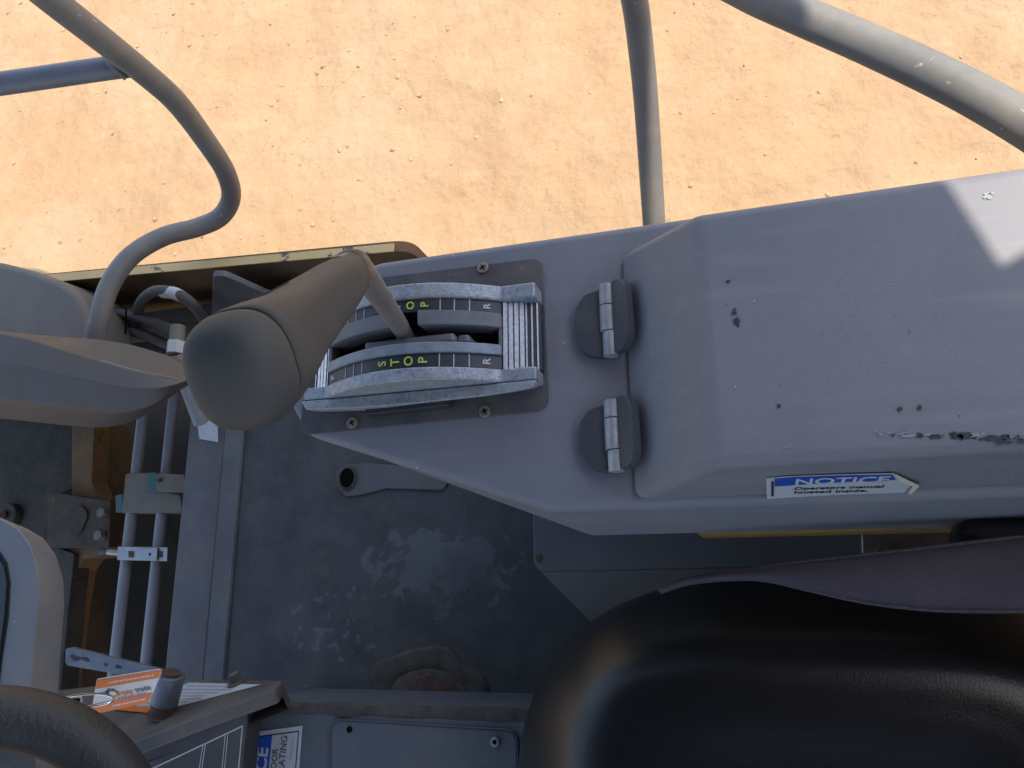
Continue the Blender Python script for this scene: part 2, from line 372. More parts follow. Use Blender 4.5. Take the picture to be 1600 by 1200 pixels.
# ================================================================== CANOPY (shades the operator station, just above the picture)
def canopy():
    zr = 3.12
    up_to = lambda p: p + SUN * ((zr - p.z) / SUN.z)
    N_ = up_to(P(1565, 415, .62)); e1 = up_to(P(1475, 275, .62)); e2 = up_to(P(1600, 395, .62))
    d1 = (e1 - N_).normalized(); d2 = (e2 - N_).normalized()
    k1 = up_to(D(1245, 22, .79)); k2 = up_to(D(1007, 130, 1.15)); dk = (k2 - k1).normalized()
    a = k2 + dk * ((1.5 - k2.y) / dk.y); b = N_ + d2 * ((.82 - N_.x) / d2.x)
    pts = [N_, N_ + d1 * .16, k1, k2, a, V((-1.45, 1.5, zr)), V((-1.45, -1.25, zr)), V((.82, -1.25, zr)), b]
    t = thing('canopy_roof', (0, -.2, 1.3), 'grey canopy roof over the operator station that casts its shade', 'roof')
    prism('roof_panel', pts, (0, 0, .06), 'roof_paint', t, smooth=False)
    for x, y in ((.76, .45), (.76, -1.1), (-1.35, -1.1)):
        cyl('post', (x, y, .9), (x, y, zr + .002), .035, 'roof_paint', t)
canopy()

# ================================================================== FLOOR PLATFORM
FZ = 1.30
def floor():
    t = thing('floor_platform', tuple(ORG_FLOOR), 'dark scuffed rubber floor with grey folded border beside the pit', 'floor')
    x0 = -1.07; xa = -.985; xb = -.945
    m = mk('floor_mat', [V((xb, -.9, FZ)), V((.9, -.9, FZ)), V((.9, .60, FZ)), V((xb, .60, FZ)), V((xb, -.9, FZ - .03)), V((.9, -.9, FZ - .03)), V((.9, .60, FZ - .03)), V((xb, .60, FZ - .03))],
           [(0, 1, 2, 3), (7, 6, 5, 4), (0, 4, 5, 1), (1, 5, 6, 2), (2, 6, 7, 3), (3, 7, 4, 0)], 'floor_rubber', t, smooth=False)
    prof = [(x0, FZ - .12), (x0, FZ + .012), (x0 + .006, FZ + .014), (xa, FZ + .014), (xa, FZ - .12)]
    solid('border_strip', [V((x, -.9, z)) for x, z in prof], [V((x, .42, z)) for x, z in prof], 'floor_border', t, bev=.002, seg=2)
    prof = [(xa + .0005, FZ + .013), (xb - .004, FZ + .006), (xb - .0005, FZ - .02), (xa + .0005, FZ - .02)]
    solid('border_ramp', [V((x, -.9, z)) for x, z in prof], [V((x, .42, z)) for x, z in prof], 'floor_ramp', t, bev=.001, seg=2)
    # sticker corner on the border
    zt = 1.2865
    s = [P(x, y, 2.6 - (FZ + .0155)) for x, y in ((305, 640), (340, 640), (341, 691), (312, 686))]
    prism('white_sticker', s, (0, 0, .0006), 'label_white', t, smooth=False)
    # drilled boss with its arm
    c = P(543, 747, 1.292); pts = [P(x, y, 1.285) for x, y in ((521, 757), (520, 737), (533, 724), (575, 722), (640, 728), (700, 742), (690, 765), (600, 762), (560, 772), (535, 775))]
    pts = rpoly(pts, .008, 3)
    prism('boss_arm', [V((p.x, p.y, FZ + .005)) for p in pts], (0, 0, -.0046), 'floor_border', t, bev=.004)
    n = 24
    r0 = [c + V((math.cos(a) * .021, math.sin(a) * .024, 0)) for a in [6.2832 * i / n for i in range(n)]]
    r1 = [c + V((math.cos(a) * .0155, math.sin(a) * .0185, .005)) for a in [6.2832 * i / n for i in range(n)]]
    r2 = [c + V((math.cos(a) * .0145, math.sin(a) * .0175, .002)) for a in [6.2832 * i / n for i in range(n)]]
    vs, fs = loft([[p + V((0, 0, -.004)) for p in r0], r1, r2], cap=False); mk('boss_rim', vs, fs, 'mud_dark', t)
    vs, fs = loft([[p + V((0, 0, .0002)) for p in r2], [p + V((0, 0, -.001)) for p in r2]]); mk('boss_hole', vs, fs, 'hollow', t, smooth=False)
    return t
FL = floor()

def dusty_pivot():
    c = P(668, 1108, 1.3); c.z = FZ
    t = thing('pivot_cover', c, 'round mud-caked pivot cover on the floor against the low box', 'pivot cover')
    def dome(name, rad, prof, m, wob, seed, n=44, cc=None):
        cc = cc or c
        rings = []
        for r, z in prof:
            ring = []
            for i in range(n):
                a = 6.2832 * i / n; k = 1 + wob * mnoise.noise(V((math.cos(a) * 2.2, math.sin(a) * 2.2, seed)))
                ring.append(cc + V((math.cos(a) * rad * r * k, math.sin(a) * rad * .82 * r * k, z * (1 + .5 * wob * mnoise.noise(V((math.cos(a) * 5, math.sin(a) * 5, seed)))))))
            rings.append(ring)
        vs, fs = loft(rings); return mk(name, vs, fs, m, t)
    dome('mud_ring', .112, [(1.06, .0003), (.98, .002), (.9, .003), (.8, .0035), (.72, .0033), (.68, .001)], 'mud_dark', .35, 5)
    dome('cover_disc', .078, [(1, .001), (.99, .003), (.95, .0045), (.4, .005), (.05, .0052)], 'mud_dark', .03, 2)
    dome('rust_patch', .050, [(1, .0048), (.9, .0058), (.1, .006)], 'rust', .3, 8, cc=c + V((.012, .016, 0)))
dusty_pivot()

# ================================================================== LOW BOX BETWEEN DASH AND SEAT
def low_box():
    zt = 1.55
    t = thing('floor_box', (-.4, -.5, FZ), 'low grey steel box in front of the seat with a notice label and screwed cover', 'box')
    y1 = -.142
    pr = [V((-.76, y1, FZ)), V((-.76, y1, zt)), V((-.76, -.95, zt)), V((-.76, -.95, FZ))]
    solid('box_shell', pr, [p + V((.96, 0, 0)) for p in pr], 'frame_grey', t, bev=.010, seg=4)
    # dirt-caked lip along the upper edge
    rnd = random.Random(5); rings = []
    m = 60
    for i in range(m + 1):
        x = -.735 + .55 * i / m; k = 1 + .55 * mnoise.noise(V((x * 22, 1, 4))); q = .010 * k
        cy = y1 - .002; cz = zt - .004
        rings.append([V((x, cy + math.cos(a) * q * .9, cz + math.sin(a) * q * .62)) for a in [6.2832 * j / 10 for j in range(10)]])
    vs, fs = loft(rings); mk('lip_mud', vs, fs, 'mud_dark', t)
    # recessed rounded cover: a rim bead and a plate
    h = 2.6 - zt
    cp = rpoly([P(515, 1122, h), P(812, 1140, h), P(812, 1330, h), P(515, 1330, h)], .018, 6)
    cen = sum(cp, V()) / len(cp)
    outer = [p + V((0, 0, .0005)) for p in cp]; inner = [cen + (p - cen) * .975 for p in cp]
    vs, fs = loft([outer, [p * .5 + q * .5 + V((0, 0, .004)) for p, q in zip(outer, inner)], [p + V((0, 0, .0012)) for p in inner]], cap=False); mk('cover_bead', vs, fs, 'frame_grey', t)
    prism('cover_plate', [cen + (p - cen) * .968 for p in cp], (0, 0, .0022), 'frame_grey', t, smooth=False)
    s = P(774, 1159, h - .003); cyl('screw', s, s + V((0, 0, .0035)), .0062, 'zinc', t, bev=.001)
    cyl('screw_socket', s + V((0, 0, .0034)), s + V((0, 0, .0038)), .0028, 'hollow', t, bev=0)
    s = P(546, 1140, h - .003); cyl('empty_screw_hole', s, s + V((0, 0, .0006)), .0042, 'hollow', t, bev=0)
    # bolt on the side face
    # notice label
    l = [P(x, y, h - .0008) for x, y in ((397, 1144), (473, 1134), (462, 1275), (380, 1285))]
    lab = prism('notice_label', l, (0, 0, .0005), 'label_white', t, smooth=False)
    def L(u, v, dz=.0013):      # u across (left to right in the picture), v down
        a = l[0].lerp(l[1], u); b_ = l[3].lerp(l[2], u); p = a.lerp(b_, v); p.z = zt + dz; return p
    prism('label_frame', [L(.06, .05), L(.94, .05), L(.94, .97), L(.06, .97)], (0, 0, .0003), 'print_black', lab, smooth=False)
    prism('label_field', [L(.40, .065, .0017), L(.92, .065, .0017), L(.92, .96, .0017), L(.40, .96, .0017)], (0, 0, .0003), 'label_white', lab, smooth=False)
    prism('label_band', [L(.085, .065, .0017), L(.40, .065, .0017), L(.40, .96, .0017), L(.085, .96, .0017)], (0, 0, .0003), 'print_blue', lab, smooth=False)
    xd = L(.5, 0) - L(.5, 1); yd = L(0, .5) - L(1, .5)
    text('lettering', 'NOTICE', .026, L(.345, .20, .0021), xd, yd, 'print_white', lab, 'RIGHT', bold=.0006)
    text('lettering', 'DOOR', .0135, L(.555, .225, .0021), xd, yd, 'print_black', lab, 'RIGHT', sx=.9)
    text('lettering', 'ARTICULATING', .0145, L(.72, .09, .0021), xd, yd, 'print_black', lab, 'RIGHT', sx=.9)
    for k, (u, v) in enumerate(((.80, .12), (.84, .12))):
        a = L(u, v, .0021); b2 = L(u + .012, v + .25, .0021)
        prism('print_line', [a, L(u + .012, v, .0021), b2, L(u, v + .25, .0021)], (0, 0, .0002), 'print_grey', lab, smooth=False)
low_box()

# ================================================================== DASH PEDESTAL (lower left)
DH = .93
def dash():
    t = thing('dash_pedestal', P(300, 1190, 1.25), 'brown steering pedestal in the lower left corner with white outlined print', 'pedestal')
    # upper facet (towards the operator) and the flank that carries the switch
    e = [P(437, 1078, .985), P(300, 1128, .965), P(175, 1176, .945), P(60, 1240, .925)]
    lower = [P(447, 1066, 1.09), P(300, 1062, 1.11), P(150, 1072, 1.13), P(20, 1110, 1.15)]
    flank_n = (e[2] - e[0]).cross(lower[1] - e[0]).normalized()
    if flank_n.y < 0: flank_n = -flank_n
    p0 = e[0].copy()
    E = [PP(x, y, p0, flank_n) for x, y in ((437, 1078), (300, 1128), (175, 1177), (60, 1222))]
    Lw = [PP(x, y, p0, flank_n) for x, y in ((440, 1064), (300, 1062), (150, 1072), (40, 1085))]
    mk('flank_panel', E + Lw + [p - flank_n * .03 for p in E + Lw], [(0, 1, 5, 4), (1, 2, 6, 5), (2, 3, 7, 6), (8, 12, 13, 9), (9, 13, 14, 10), (10, 14, 15, 11), (4, 5, 13, 12), (5, 6, 14, 13), (6, 7, 15, 14), (0, 4, 12, 8), (3, 11, 15, 7)], 'dash_brown', t, smooth=False)
    # rolled edge
    path = [a + flank_n * .001 for a in E]
    rings = []
    pth = spline(path, 6)
    for i, (p, (tt, u, v)) in enumerate(zip(pth, frames(pth))):
        side = flank_n; o2 = tt.cross(side).normalized()
        rings.append([p + side * a + o2 * b for a, b in ((.006, -.012), (.006, .012), (-.012, .014), (-.014, -.014))])
    vs, fs = loft(rings); mk('rolled_edge', vs, fs, 'dash_brown', t, bev=.005, seg=3)
    # operator-side face, sloping down towards the seat
    A = P(437, 1090, .985); B = P(60, 1246, .925)
    fx = [P(432, 1086, .992), P(180, 1187, .955), P(60, 1248, .94), P(60, 1420, .94), P(395, 1420, 1.02), P(398, 1105, 1.04)]
    n = (fx[2] - fx[0]).cross(fx[4] - fx[0]).normalized()
    if n.z < 0: n = -n
    fp = [PP(x, y, fx[0], n) for x, y in ((433, 1084), (60, 1240), (60, 1420), (358, 1420), (388, 1108))]
    prism('face_panel', fp, -n * .05, 'dash_face', t, bev=.002)
    def Q(x, y, d=.0006): return PP(x, y, fx[0] + n * d, n)
    def line(a, b, wd):
        a = V((a[0], a[1], 0)); b = V((b[0], b[1], 0)); s = (b - a).normalized(); s = V((-s.y, s.x, 0)) * wd / 2
        prism('printed_line', [Q(p.x, p.y) for p in (a - s, b - s, b + s, a + s)], n * .0002, 'print_white', t, smooth=False)
    for a, b, wd in (((236, 1202), (380, 1134), 2.2), ((379, 1134), (372, 1210), 1.6), ((321, 1163), (314, 1210), 1.2), ((317, 1165), (310, 1210), 1.0), ((356, 1147), (350, 1210), 1.0), ((352, 1148), (346, 1210), .9)):
        line(a, b, wd)
    # white card with fine print on the flank
    def K(x, y, d=.0006): return PP(x, y, p0 + flank_n * d, flank_n)
    prism('data_plate', [K(295, 1067), K(408, 1070), K(275, 1105), K(195, 1111)], flank_n * .0006, 'label_white', t, smooth=False)
    for i in range(7):
        f0 = (i + .8) / 8
        a = V((295, 1067, 0)).lerp(V((195, 1111, 0)), f0); b = V((408, 1070, 0)).lerp(V((275, 1105, 0)), f0)
        p, q = a.lerp(b, .06), a.lerp(b, .7 + .22 * ((i * 37) % 10) / 10)
        prism('print_line', [K(p.x, p.y - .7, .0014), K(q.x, q.y - .7, .0014), K(q.x, q.y + .7, .0014), K(p.x, p.y + .7, .0014)], flank_n * .0002, 'print_grey', t, smooth=False)
    b_ = PP(371, 1068, p0, flank_n); cyl('washer', b_, b_ + flank_n * .004, .014, 'mud', t); cyl('bolt', b_, b_ + flank_n * .016, .0085, 'mud', t, n=6)
    return t, p0, flank_n
DASH, DP, DN = dash()

def battery_switch():
    base = PP(253, 1119, DP + DN * .0005, DN); top = PP(266, 1054, DP, DN)
    tip = D(267, 1052, (base - V((0, 0, CAMZ))).dot(-bk) * 1.0)
    ax = (tip - base).normalized(); Ln = (tip - base).length
    t = thing('isolator_switch', base, 'grey key switch with a long flat handle standing on the pedestal flank', 'switch')
    cyl('stem', base, base + ax * Ln * .35, .018, 'rust', t)
    cyl('base_flange', base, base + ax * .003, .0215, 'rust', t)
    cyl('switch_body', base + ax * Ln * .28, base + ax * Ln * .98, .0185, 'key_metal', t, r2=.0205, n=28)
    cyl('rusty_cap', base + ax * Ln * .97, base + ax * Ln * 1.04, .014, 'rust', t)
    # flat handle reaching forward
    zc = (base - V((0, 0, CAMZ))).dot(-bk)
    h = [D(102, 1014, zc + .05), D(112, 1012, zc + .05), D(262, 1049, zc), D(250, 1066, zc), D(104, 1040, zc + .05), D(101, 1034, zc + .05)]
    n = (h[2] - h[0]).cross(h[4] - h[0]).normalized()
    if n.dot(V((0, 0, CAMZ)) - h[0]) < 0: n = -n
    prism('flat_handle', h, -n * .006, 'key_metal', t, bev=.0015)
    rnd = random.Random(2)
    for x, y, r in ((118, 1028, .006), (134, 1031, .0045), (165, 1038, .003), (185, 1042, .0035)):
        c = PP(x, y, h[0] + n * .0003, n); u = (h[2] - h[0]).normalized(); v = n.cross(u)
        ring = [c + (u * math.cos(a) * 1.7 + v * math.sin(a) * .8) * r * rnd.uniform(.6, 1.2) for a in [6.2832 * i / 12 for i in range(12)]]
        prism('paint_wear', ring, n * .0002, 'scuff', t, smooth=False)
battery_switch()

def key_tag():
    zc = .855
    p = [D(151, 1062, zc + .0), D(255, 1045, zc - .012), D(233, 1097, zc + .025), D(142, 1117, zc + .03)]
    n = (p[1] - p[0]).cross(p[3] - p[0]).normalized()
    if n.dot(V((0, 0, CAMZ)) - p[0]) < 0: n = -n
    d = p[0] + (p[2] - p[1]) * 1.0
    p[3] = PP(142, 1117, p[0], n); p[2] = PP(233, 1097, p[0], n)
    t = prism('key_tag', rpoly(p, [.004] * 4, 4), -n * .0012, 'tag_white', smooth=False)
    tag(t, 'orange and white plastic key tag with a gear logo leaning on the switch', 'key tag')
    def T(u, v, dz=.0004): a = p[0].lerp(p[1], u); b = p[3].lerp(p[2], u); return a.lerp(b, v) + n * dz
    prism('orange_stripe', [T(.01, .01), T(.99, .01), T(.99, .25), T(.01, .25)], n * .0003, 'tag_orange', t, smooth=False)
    prism('orange_stripe', [T(.01, .70), T(.99, .70), T(.99, .99), T(.01, .99)], n * .0003, 'tag_orange', t, smooth=False)
    xd = T(1, .5) - T(0, .5); yd = T(.5, 0) - T(.5, 1); W = xd.length
    text('lettering', 'equip', W * .125, T(.41, .575), xd, yd, 'print_orange', t, sx=.92, bold=.0001)
    text('lettering', 'trade', W * .125, T(.705, .575), xd, yd, 'tag_grey', t, sx=.92, bold=.0001)
    # cog emblem
    cc = T(.30, .47); u = xd.normalized(); v = (yd - u * yd.dot(u)).normalized(); r = W * .085
    k = 32; ro = [r * (1.22 if (i // 2) % 2 == 0 else .98) for i in range(k)]
    out = [cc + (u * math.cos(6.2832 * i / k) + v * math.sin(6.2832 * i / k)) * ro[i] for i in range(k)]
    inn = [cc + (u * math.cos(6.2832 * i / k) + v * math.sin(6.2832 * i / k)) * r * .62 for i in range(k)]
    vs = out + inn; fs = [(i, (i + 1) % k, k + (i + 1) % k, k + i) for i in range(k)]
    g = mk('cog_emblem', vs, fs, 'tag_grey', t, smooth=False); g.data.materials.append(MAT['print_orange'])
    for i, f in enumerate(g.data.polygons): f.material_index = 1 if 18 < f.index < 31 else 0
    for v0, s0, s1 in ((.13, .2, .9), (.66, .42, .86), (.85, .36, .9)):
        x = s0
        while x < s1:
            wd = .02 + .03 * random.random()
            prism('print_line', [T(x, v0 - .025, .0008), T(x + wd, v0 - .025, .0008), T(x + wd, v0 + .025, .0008), T(x, v0 + .025, .0008)], n * .0001, 'tag_white' if v0 != .66 else 'print_grey', t, smooth=False)
            x += wd + .015
    # split ring and the second card
    c = D(137, 1094, zc + .01); u = (D(178, 1092, zc) - c); v = (D(140, 1084, zc + .02) - c)
    ring = [D(137, 1094, zc) + (D(178, 1092, zc) - D(137, 1094, zc)) * math.cos(a) + (D(137, 1084.5, zc + .012) - D(137, 1094, zc)) * math.sin(a) for a in [6.2832 * i / 40 for i in range(41)]]
    rg = tube('key_ring', ring, .0013, 'chrome', smooth_path=0, n=8); tag(rg, 'thin chrome split ring through the orange key tag', 'key ring')
    q = [D(88, 1090, zc + .02), D(128, 1088, zc + .02), D(126, 1130, zc + .03), D(88, 1125, zc + .03)]
    n2 = (q[1] - q[0]).cross(q[2] - q[0]).normalized()
    if n2.z < 0: n2 = -n2
    o = prism('key_fob', rpoly(q, .004, 3), -n2 * .002, 'label_white', smooth=False); tag(o, 'small pale key fob with a dark slot hanging on the split ring', 'key fob')
    prism('slot', [PP(x, y, q[0] + n2 * .0004, n2) for x, y in ((93, 1093), (125, 1091), (125, 1100), (93, 1103))], n2 * .0002, 'hollow', o, smooth=False)
    # second tag lying flat on the flank
    k2 = [PP(x, y, DP + DN * .0025, DN) for x, y in ((186, 1103), (238, 1106), (232, 1114), (178, 1109))]
    o = prism('paper_tag', k2, DN * .0008, 'tag_orange', smooth=False); tag(o, 'flat orange card lying on the pedestal under the key tag', 'card')
key_tag()

def steering_wheel():
    c = D(-88, 1424, .56); r = .128
    n = (V((.12, 0, CAMZ)) - c); n = (n.normalized() * .8 + V((.1, 0, .3))).normalized(); u = V((1, 0, 0)); u = (u - n * u.dot(n)).normalized(); v = n.cross(u)
    t = thing('steering_wheel', c - V((0, 0, .05)), 'black dusty steering wheel cut off by the lower left corner', 'steering wheel')
    k = 96; rr = .0235
    rings = []
    for i in range(k):
        a = 6.2832 * i / k; d = u * math.cos(a) + v * math.sin(a)
        rings.append([c + d * r + (d * math.cos(b) + n * math.sin(b)) * rr for b in [6.2832 * j / 20 for j in range(20)]])
    vs, fs = loft(rings, closed=True); mk('rim', vs, fs, 'wheel_rubber', t)
    cyl('hub', c - n * .05, c + n * .015, .045, 'wheel_rubber', t, bev=.008)
    for a in (2.2, 4.2, .3 + 6.28 / 2):
        d = u * math.cos(a) + v * math.sin(a)
        tube('spoke', [c + d * .03, c + d * (r - .005)], .011, 'wheel_rubber', t, n=12, smooth_path=1)
    cyl('column', c - n * .30, c - n * .04, .03, 'dash_brown', t)
steering_wheel()

def gauge_frame():
    h = .66
    pts = [P(x, y, h) for x, y in ((-140, 800), (0, 808), (30, 826), (50, 855), (61, 895), (62, 940), (56, 1000), (50, 1080), (44, 1120), (-140, 1125))]; pts = rpoly(pts, [0, .03, .03, .03, .03, .03, .05, .05, 0, 0], 4)
    t = thing('gauge_housing', P(-40, 950, h + .06), 'pale grey rounded instrument housing at the left edge above the steering wheel', 'housing')
    ax = -(D(0, 950, 1) - V((0, 0, CAMZ))).normalized()
    ax = V((.35, .12, .93)).normalized()
    ctr = sum(pts, V()) / len(pts)
    top = [ctr + (p - ctr) * .97 for p in pts]
    body = [p - ax * .055 for p in pts]
    vs, fs = loft([body, pts, [p + ax * .002 for p in top]]); mk('housing_shell', vs, fs, 'frame_light', t, bev=.010, seg=5)
    ins = [P(x, y, h - .001) for x, y in ((-130, 866), (-4, 868), (8, 884), (13, 910), (10, 960), (2, 1020), (-6, 1085), (-130, 1090))]
    prism('dark_screen', ins, ax * .0035, 'gauge_dark', t, bev=.001)
    ins2 = [P(x, y, h - .0005) for x, y in ((-130, 858), (0, 860), (13, 880), (18, 912), (15, 965), (6, 1025), (-2, 1092), (-130, 1098))]
    prism('screen_gasket', ins2, ax * .0022, 'seam', t, bev=.0008)
    b = P(62, 1040, h + .05); d = V((.9, 0, .2)).normalized()
    cyl('mount_bolt', b - d * .012, b + d * .008, .012, 'clamp_beige', t, bev=.004, seg=3)
    box('mount_bracket', P(47, 1020, h + .045), (.012, .06, .05), 'clamp_beige', t)
gauge_frame()

# ================================================================== PIT, CHASSIS AND HYDRAULICS (left)
def pit():
    t = thing('front_chassis', (-1.6, .1, .7), 'grimy ochre and grey chassis castings down in the pit at left', 'chassis')
    h = 1.95
    zb = 2.6 - h
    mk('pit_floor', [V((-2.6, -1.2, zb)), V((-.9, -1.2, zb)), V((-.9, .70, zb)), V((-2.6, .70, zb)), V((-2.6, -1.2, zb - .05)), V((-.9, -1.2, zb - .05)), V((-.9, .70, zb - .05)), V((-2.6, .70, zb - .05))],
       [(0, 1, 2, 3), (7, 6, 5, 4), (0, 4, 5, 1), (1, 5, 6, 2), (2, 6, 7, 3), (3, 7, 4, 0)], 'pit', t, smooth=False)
    # wall under the floor edge
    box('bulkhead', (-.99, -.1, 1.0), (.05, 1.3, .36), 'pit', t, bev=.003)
    # upper ochre web between cover and bolted block
    def slab(name, px, h, th, m, bev=.006, **k):
        return prism(name, rpoly([P(x, y, h) for x, y in px], k.pop('rad', .01), 4), (0, 0, -th), m, t, bev=bev, **k)
    slab('grey_casting', ((-520, 640), (112, 640), (118, 762), (76, 775), (66, 1000), (60, 1210), (-520, 1210)), 1.52, .20, 'greasy_iron')
    slab('ochre_flange', ((112, 600), (151, 600), (143, 752), (152, 772), (176, 776), (176, 790), (112, 790)), 1.50, .05, 'ochre_paint', rad=.008)
    slab('ochre_web', ((70, 852), (160, 856), (158, 868), (132, 872), (120, 890), (108, 960), (92, 1090), (84, 1180), (50, 1180), (66, 900)), 1.50, .06, 'ochre_paint', rad=.006)
    slab('olive_column', ((62, 845), (116, 865), (106, 960), (84, 1180), (40, 1180)), 1.485, .05, 'greasy_iron')
    slab('bolted_block', ((75, 768), (173, 783), (170, 856), (72, 856)), 1.47, .08, 'dirty_block', rad=.006)
    b = P(122, 814, 1.468); n = 26
    ring = [b + V((math.cos(a) * .026 * (1 + .15 * math.sin(3 * a)), math.sin(a) * .036, 0)) for a in [6.2832 * i / n for i in range(n)]]
    prism('worn_pad', ring, (0, 0, .004), 'greasy_iron', t, bev=.002)
    for x, y in ((165, 802), (160, 837)):
        p = P(x, y, 1.468); cyl('bolt', p, p + V((0, 0, .016)), .012, 'clamp_beige', t, n=6)
    p = P(20, 806, 1.515); cyl('pivot_disc', p, p + V((0, 0, .02)), .030, 'greasy_iron', t, n=32, bev=.004)
    cyl('pivot_pin', p + V((0, 0, .02)), p + V((0, 0, .028)), .010, 'pit', t)
    # cross member behind the hoses
    box('cross_member', V((-1.45, .565, 1.33)), (1.1, .035, .07), 'greasy_iron', t)
    box('hose_tray', V((-1.45, .53, 1.20)), (1.0, .10, .03), 'greasy_iron', t)
    prism('grey_bracket', rpoly([PY(x, y, .555) for x, y in ((330, 520), (333, 432), (352, 432), (420, 462), (520, 470), (530, 540))], .012, 5), (0, .012, 0), 'frame_grey', t, bev=.003)
pit()

def side_plate():
    # upright yellow side plate on the far side: thin pale yellow edge on top, dark inner face
    t = thing('yellow_side_plate', (-1.2, .62, .9), 'yellow steel side plate with chipped upper edge along the far side', 'side plate')
    a = P(641, 391, 1.15); b = P(60, 443, 1.15)
    d = (a - b).normalized(); a2 = a; b2 = b - d * .9
    s = V((-d.y, d.x, 0)); s = s if s.y > 0 else -s
    z = a.z
    prof = lambda p: [p + V((0, 0, 0)), p + s * .014, p + s * .014 + V((0, 0, -.5)), p + V((0, 0, -.5))]
    ends = [a2 + V((0, 0, -.5))]
    outline = [b2 + V((0, 0, -.55)), b2, a2 - d * .0, a2 + V((0, 0, -.55))]
    outline = rpoly(outline, [0, 0, .035, 0], 8)
    prism('plate', outline, s * .021, 'ochre_paint', t, bev=.002, seg=2)
    # bare top edge strip with flaking paint
    e = rpoly([b2 + V((0, 0, .0)), a2], [0, 0])
    prism('painted_edge', [b2 + V((0, 0, .0015)) - s * .001, a2 - d * .03 + V((0, 0, .0015)) - s * .001, a2 - d * .03 + V((0, 0, .0015)) + s * .014, b2 + V((0, 0, .0015)) + s * .018], (0, 0, .003), 'yellow_paint', t, smooth=False)
    # curved hood edge further forward
    c = [P(-80, 418, 1.27), P(10, 413, 1.27), P(60, 418, 1.27), P(104, 436, 1.27), P(116, 470, 1.27), P(-80, 520, 1.27)]
    prism('hood_edge', c, (0, 0, -.10), 'yellow_paint', t, bev=.008)
side_plate()

def pipes():
    for i, (p, q, lab) in enumerate((((222, 660), (180, 1030), 'grey steel hydraulic pipe in the pit, further from the floor edge'),
                                     ((270, 640), (228, 1040), 'grey steel hydraulic pipe in the pit, closer to the floor edge'))):
        h = 1.40
        a = P(*p, h); b = P(*q, h); d = (a - b).normalized()
        path = [a + d * .10, a, b, b - d * .35]
        if i == 1: path = [a + d * .14, a, b, b - d * .35]
        o = tube('hydraulic_pipe', path, .0118, 'pipe_grey', smooth_path=4); tag(o, lab, 'pipe', 'hydraulic pipes in the pit')
    # plastic block clamp
    h = 1.372; c = P(236, 770, h)
    t = thing('block_clamp', c - V((0, 0, .02)), 'beige block clamp with teal ends gripping the two pipes', 'clamp')
    prism('lower_block', rpoly([P(x, y, 1.385) for x, y in ((196, 740), (244, 738), (262, 770), (282, 774), (284, 801), (190, 801))], .006, 3), (0, 0, -.035), 'clamp_beige', t, bev=.003)
    prism('upper_block', rpoly([P(x, y, 1.365) for x, y in ((244, 739), (288, 741), (289, 768), (244, 768))], .008, 4), (0, 0, -.030), 'clamp_beige', t, bev=.004)
    prism('teal_end', rpoly([P(x, y, 1.366) for x, y in ((229, 741), (245, 739), (245, 768), (230, 768))], .004, 3), (0, 0, -.028), 'teal_plastic', t, bev=.003)
    prism('teal_end', rpoly([P(x, y, 1.386) for x, y in ((180, 774), (191, 772), (191, 800), (181, 801))], .004, 3), (0, 0, -.028), 'teal_plastic', t, bev=.003)
    p = P(250, 750, 1.364); cyl('bolt', p, p + V((0, 0, .004)), .0055, 'rust', t, n=6)
    # zinc strap clamp
    c = P(222, 865, 1.38)
    t = thing('strap_clamp', c - V((0, 0, .03)), 'zinc strap clamp holding both pipes below the beige block', 'clamp')
    prism('strap', [P(x, y, 1.383) for x, y in ((186, 854), (264, 855), (263, 877), (185, 875))], (0, 0, .004), 'zinc', t, bev=.001)
    prism('strap_lip', [P(x, y, 1.378) for x, y in ((217, 857), (248, 856), (247, 876), (217, 875))], (0, 0, .004), 'zinc', t, bev=.001)
    for x in (205, 250):
        s = [P(x + dx, y, 1.3785) for dx, y in ((-4, 861), (4, 861), (4, 871), (-4, 871))]
        prism('slot', [p + V((0, 0, .0002)) for p in s], (0, 0, .0003), 'rust', t, smooth=False)
    p = P(234, 866, 1.3735); cyl('bolt_hole', p, p + V((0, 0, .0005)), .0026, 'hollow', t, bev=0)
    a = P(187, 864, 1.385); b = P(168, 862, 1.385); cyl('clamp_screw', a, b, .0065, 'zinc', t, n=6)
    cyl('screw_tip', b, b + (b - a) * .6, .0075, 'hose_rubber', t)
pipes()

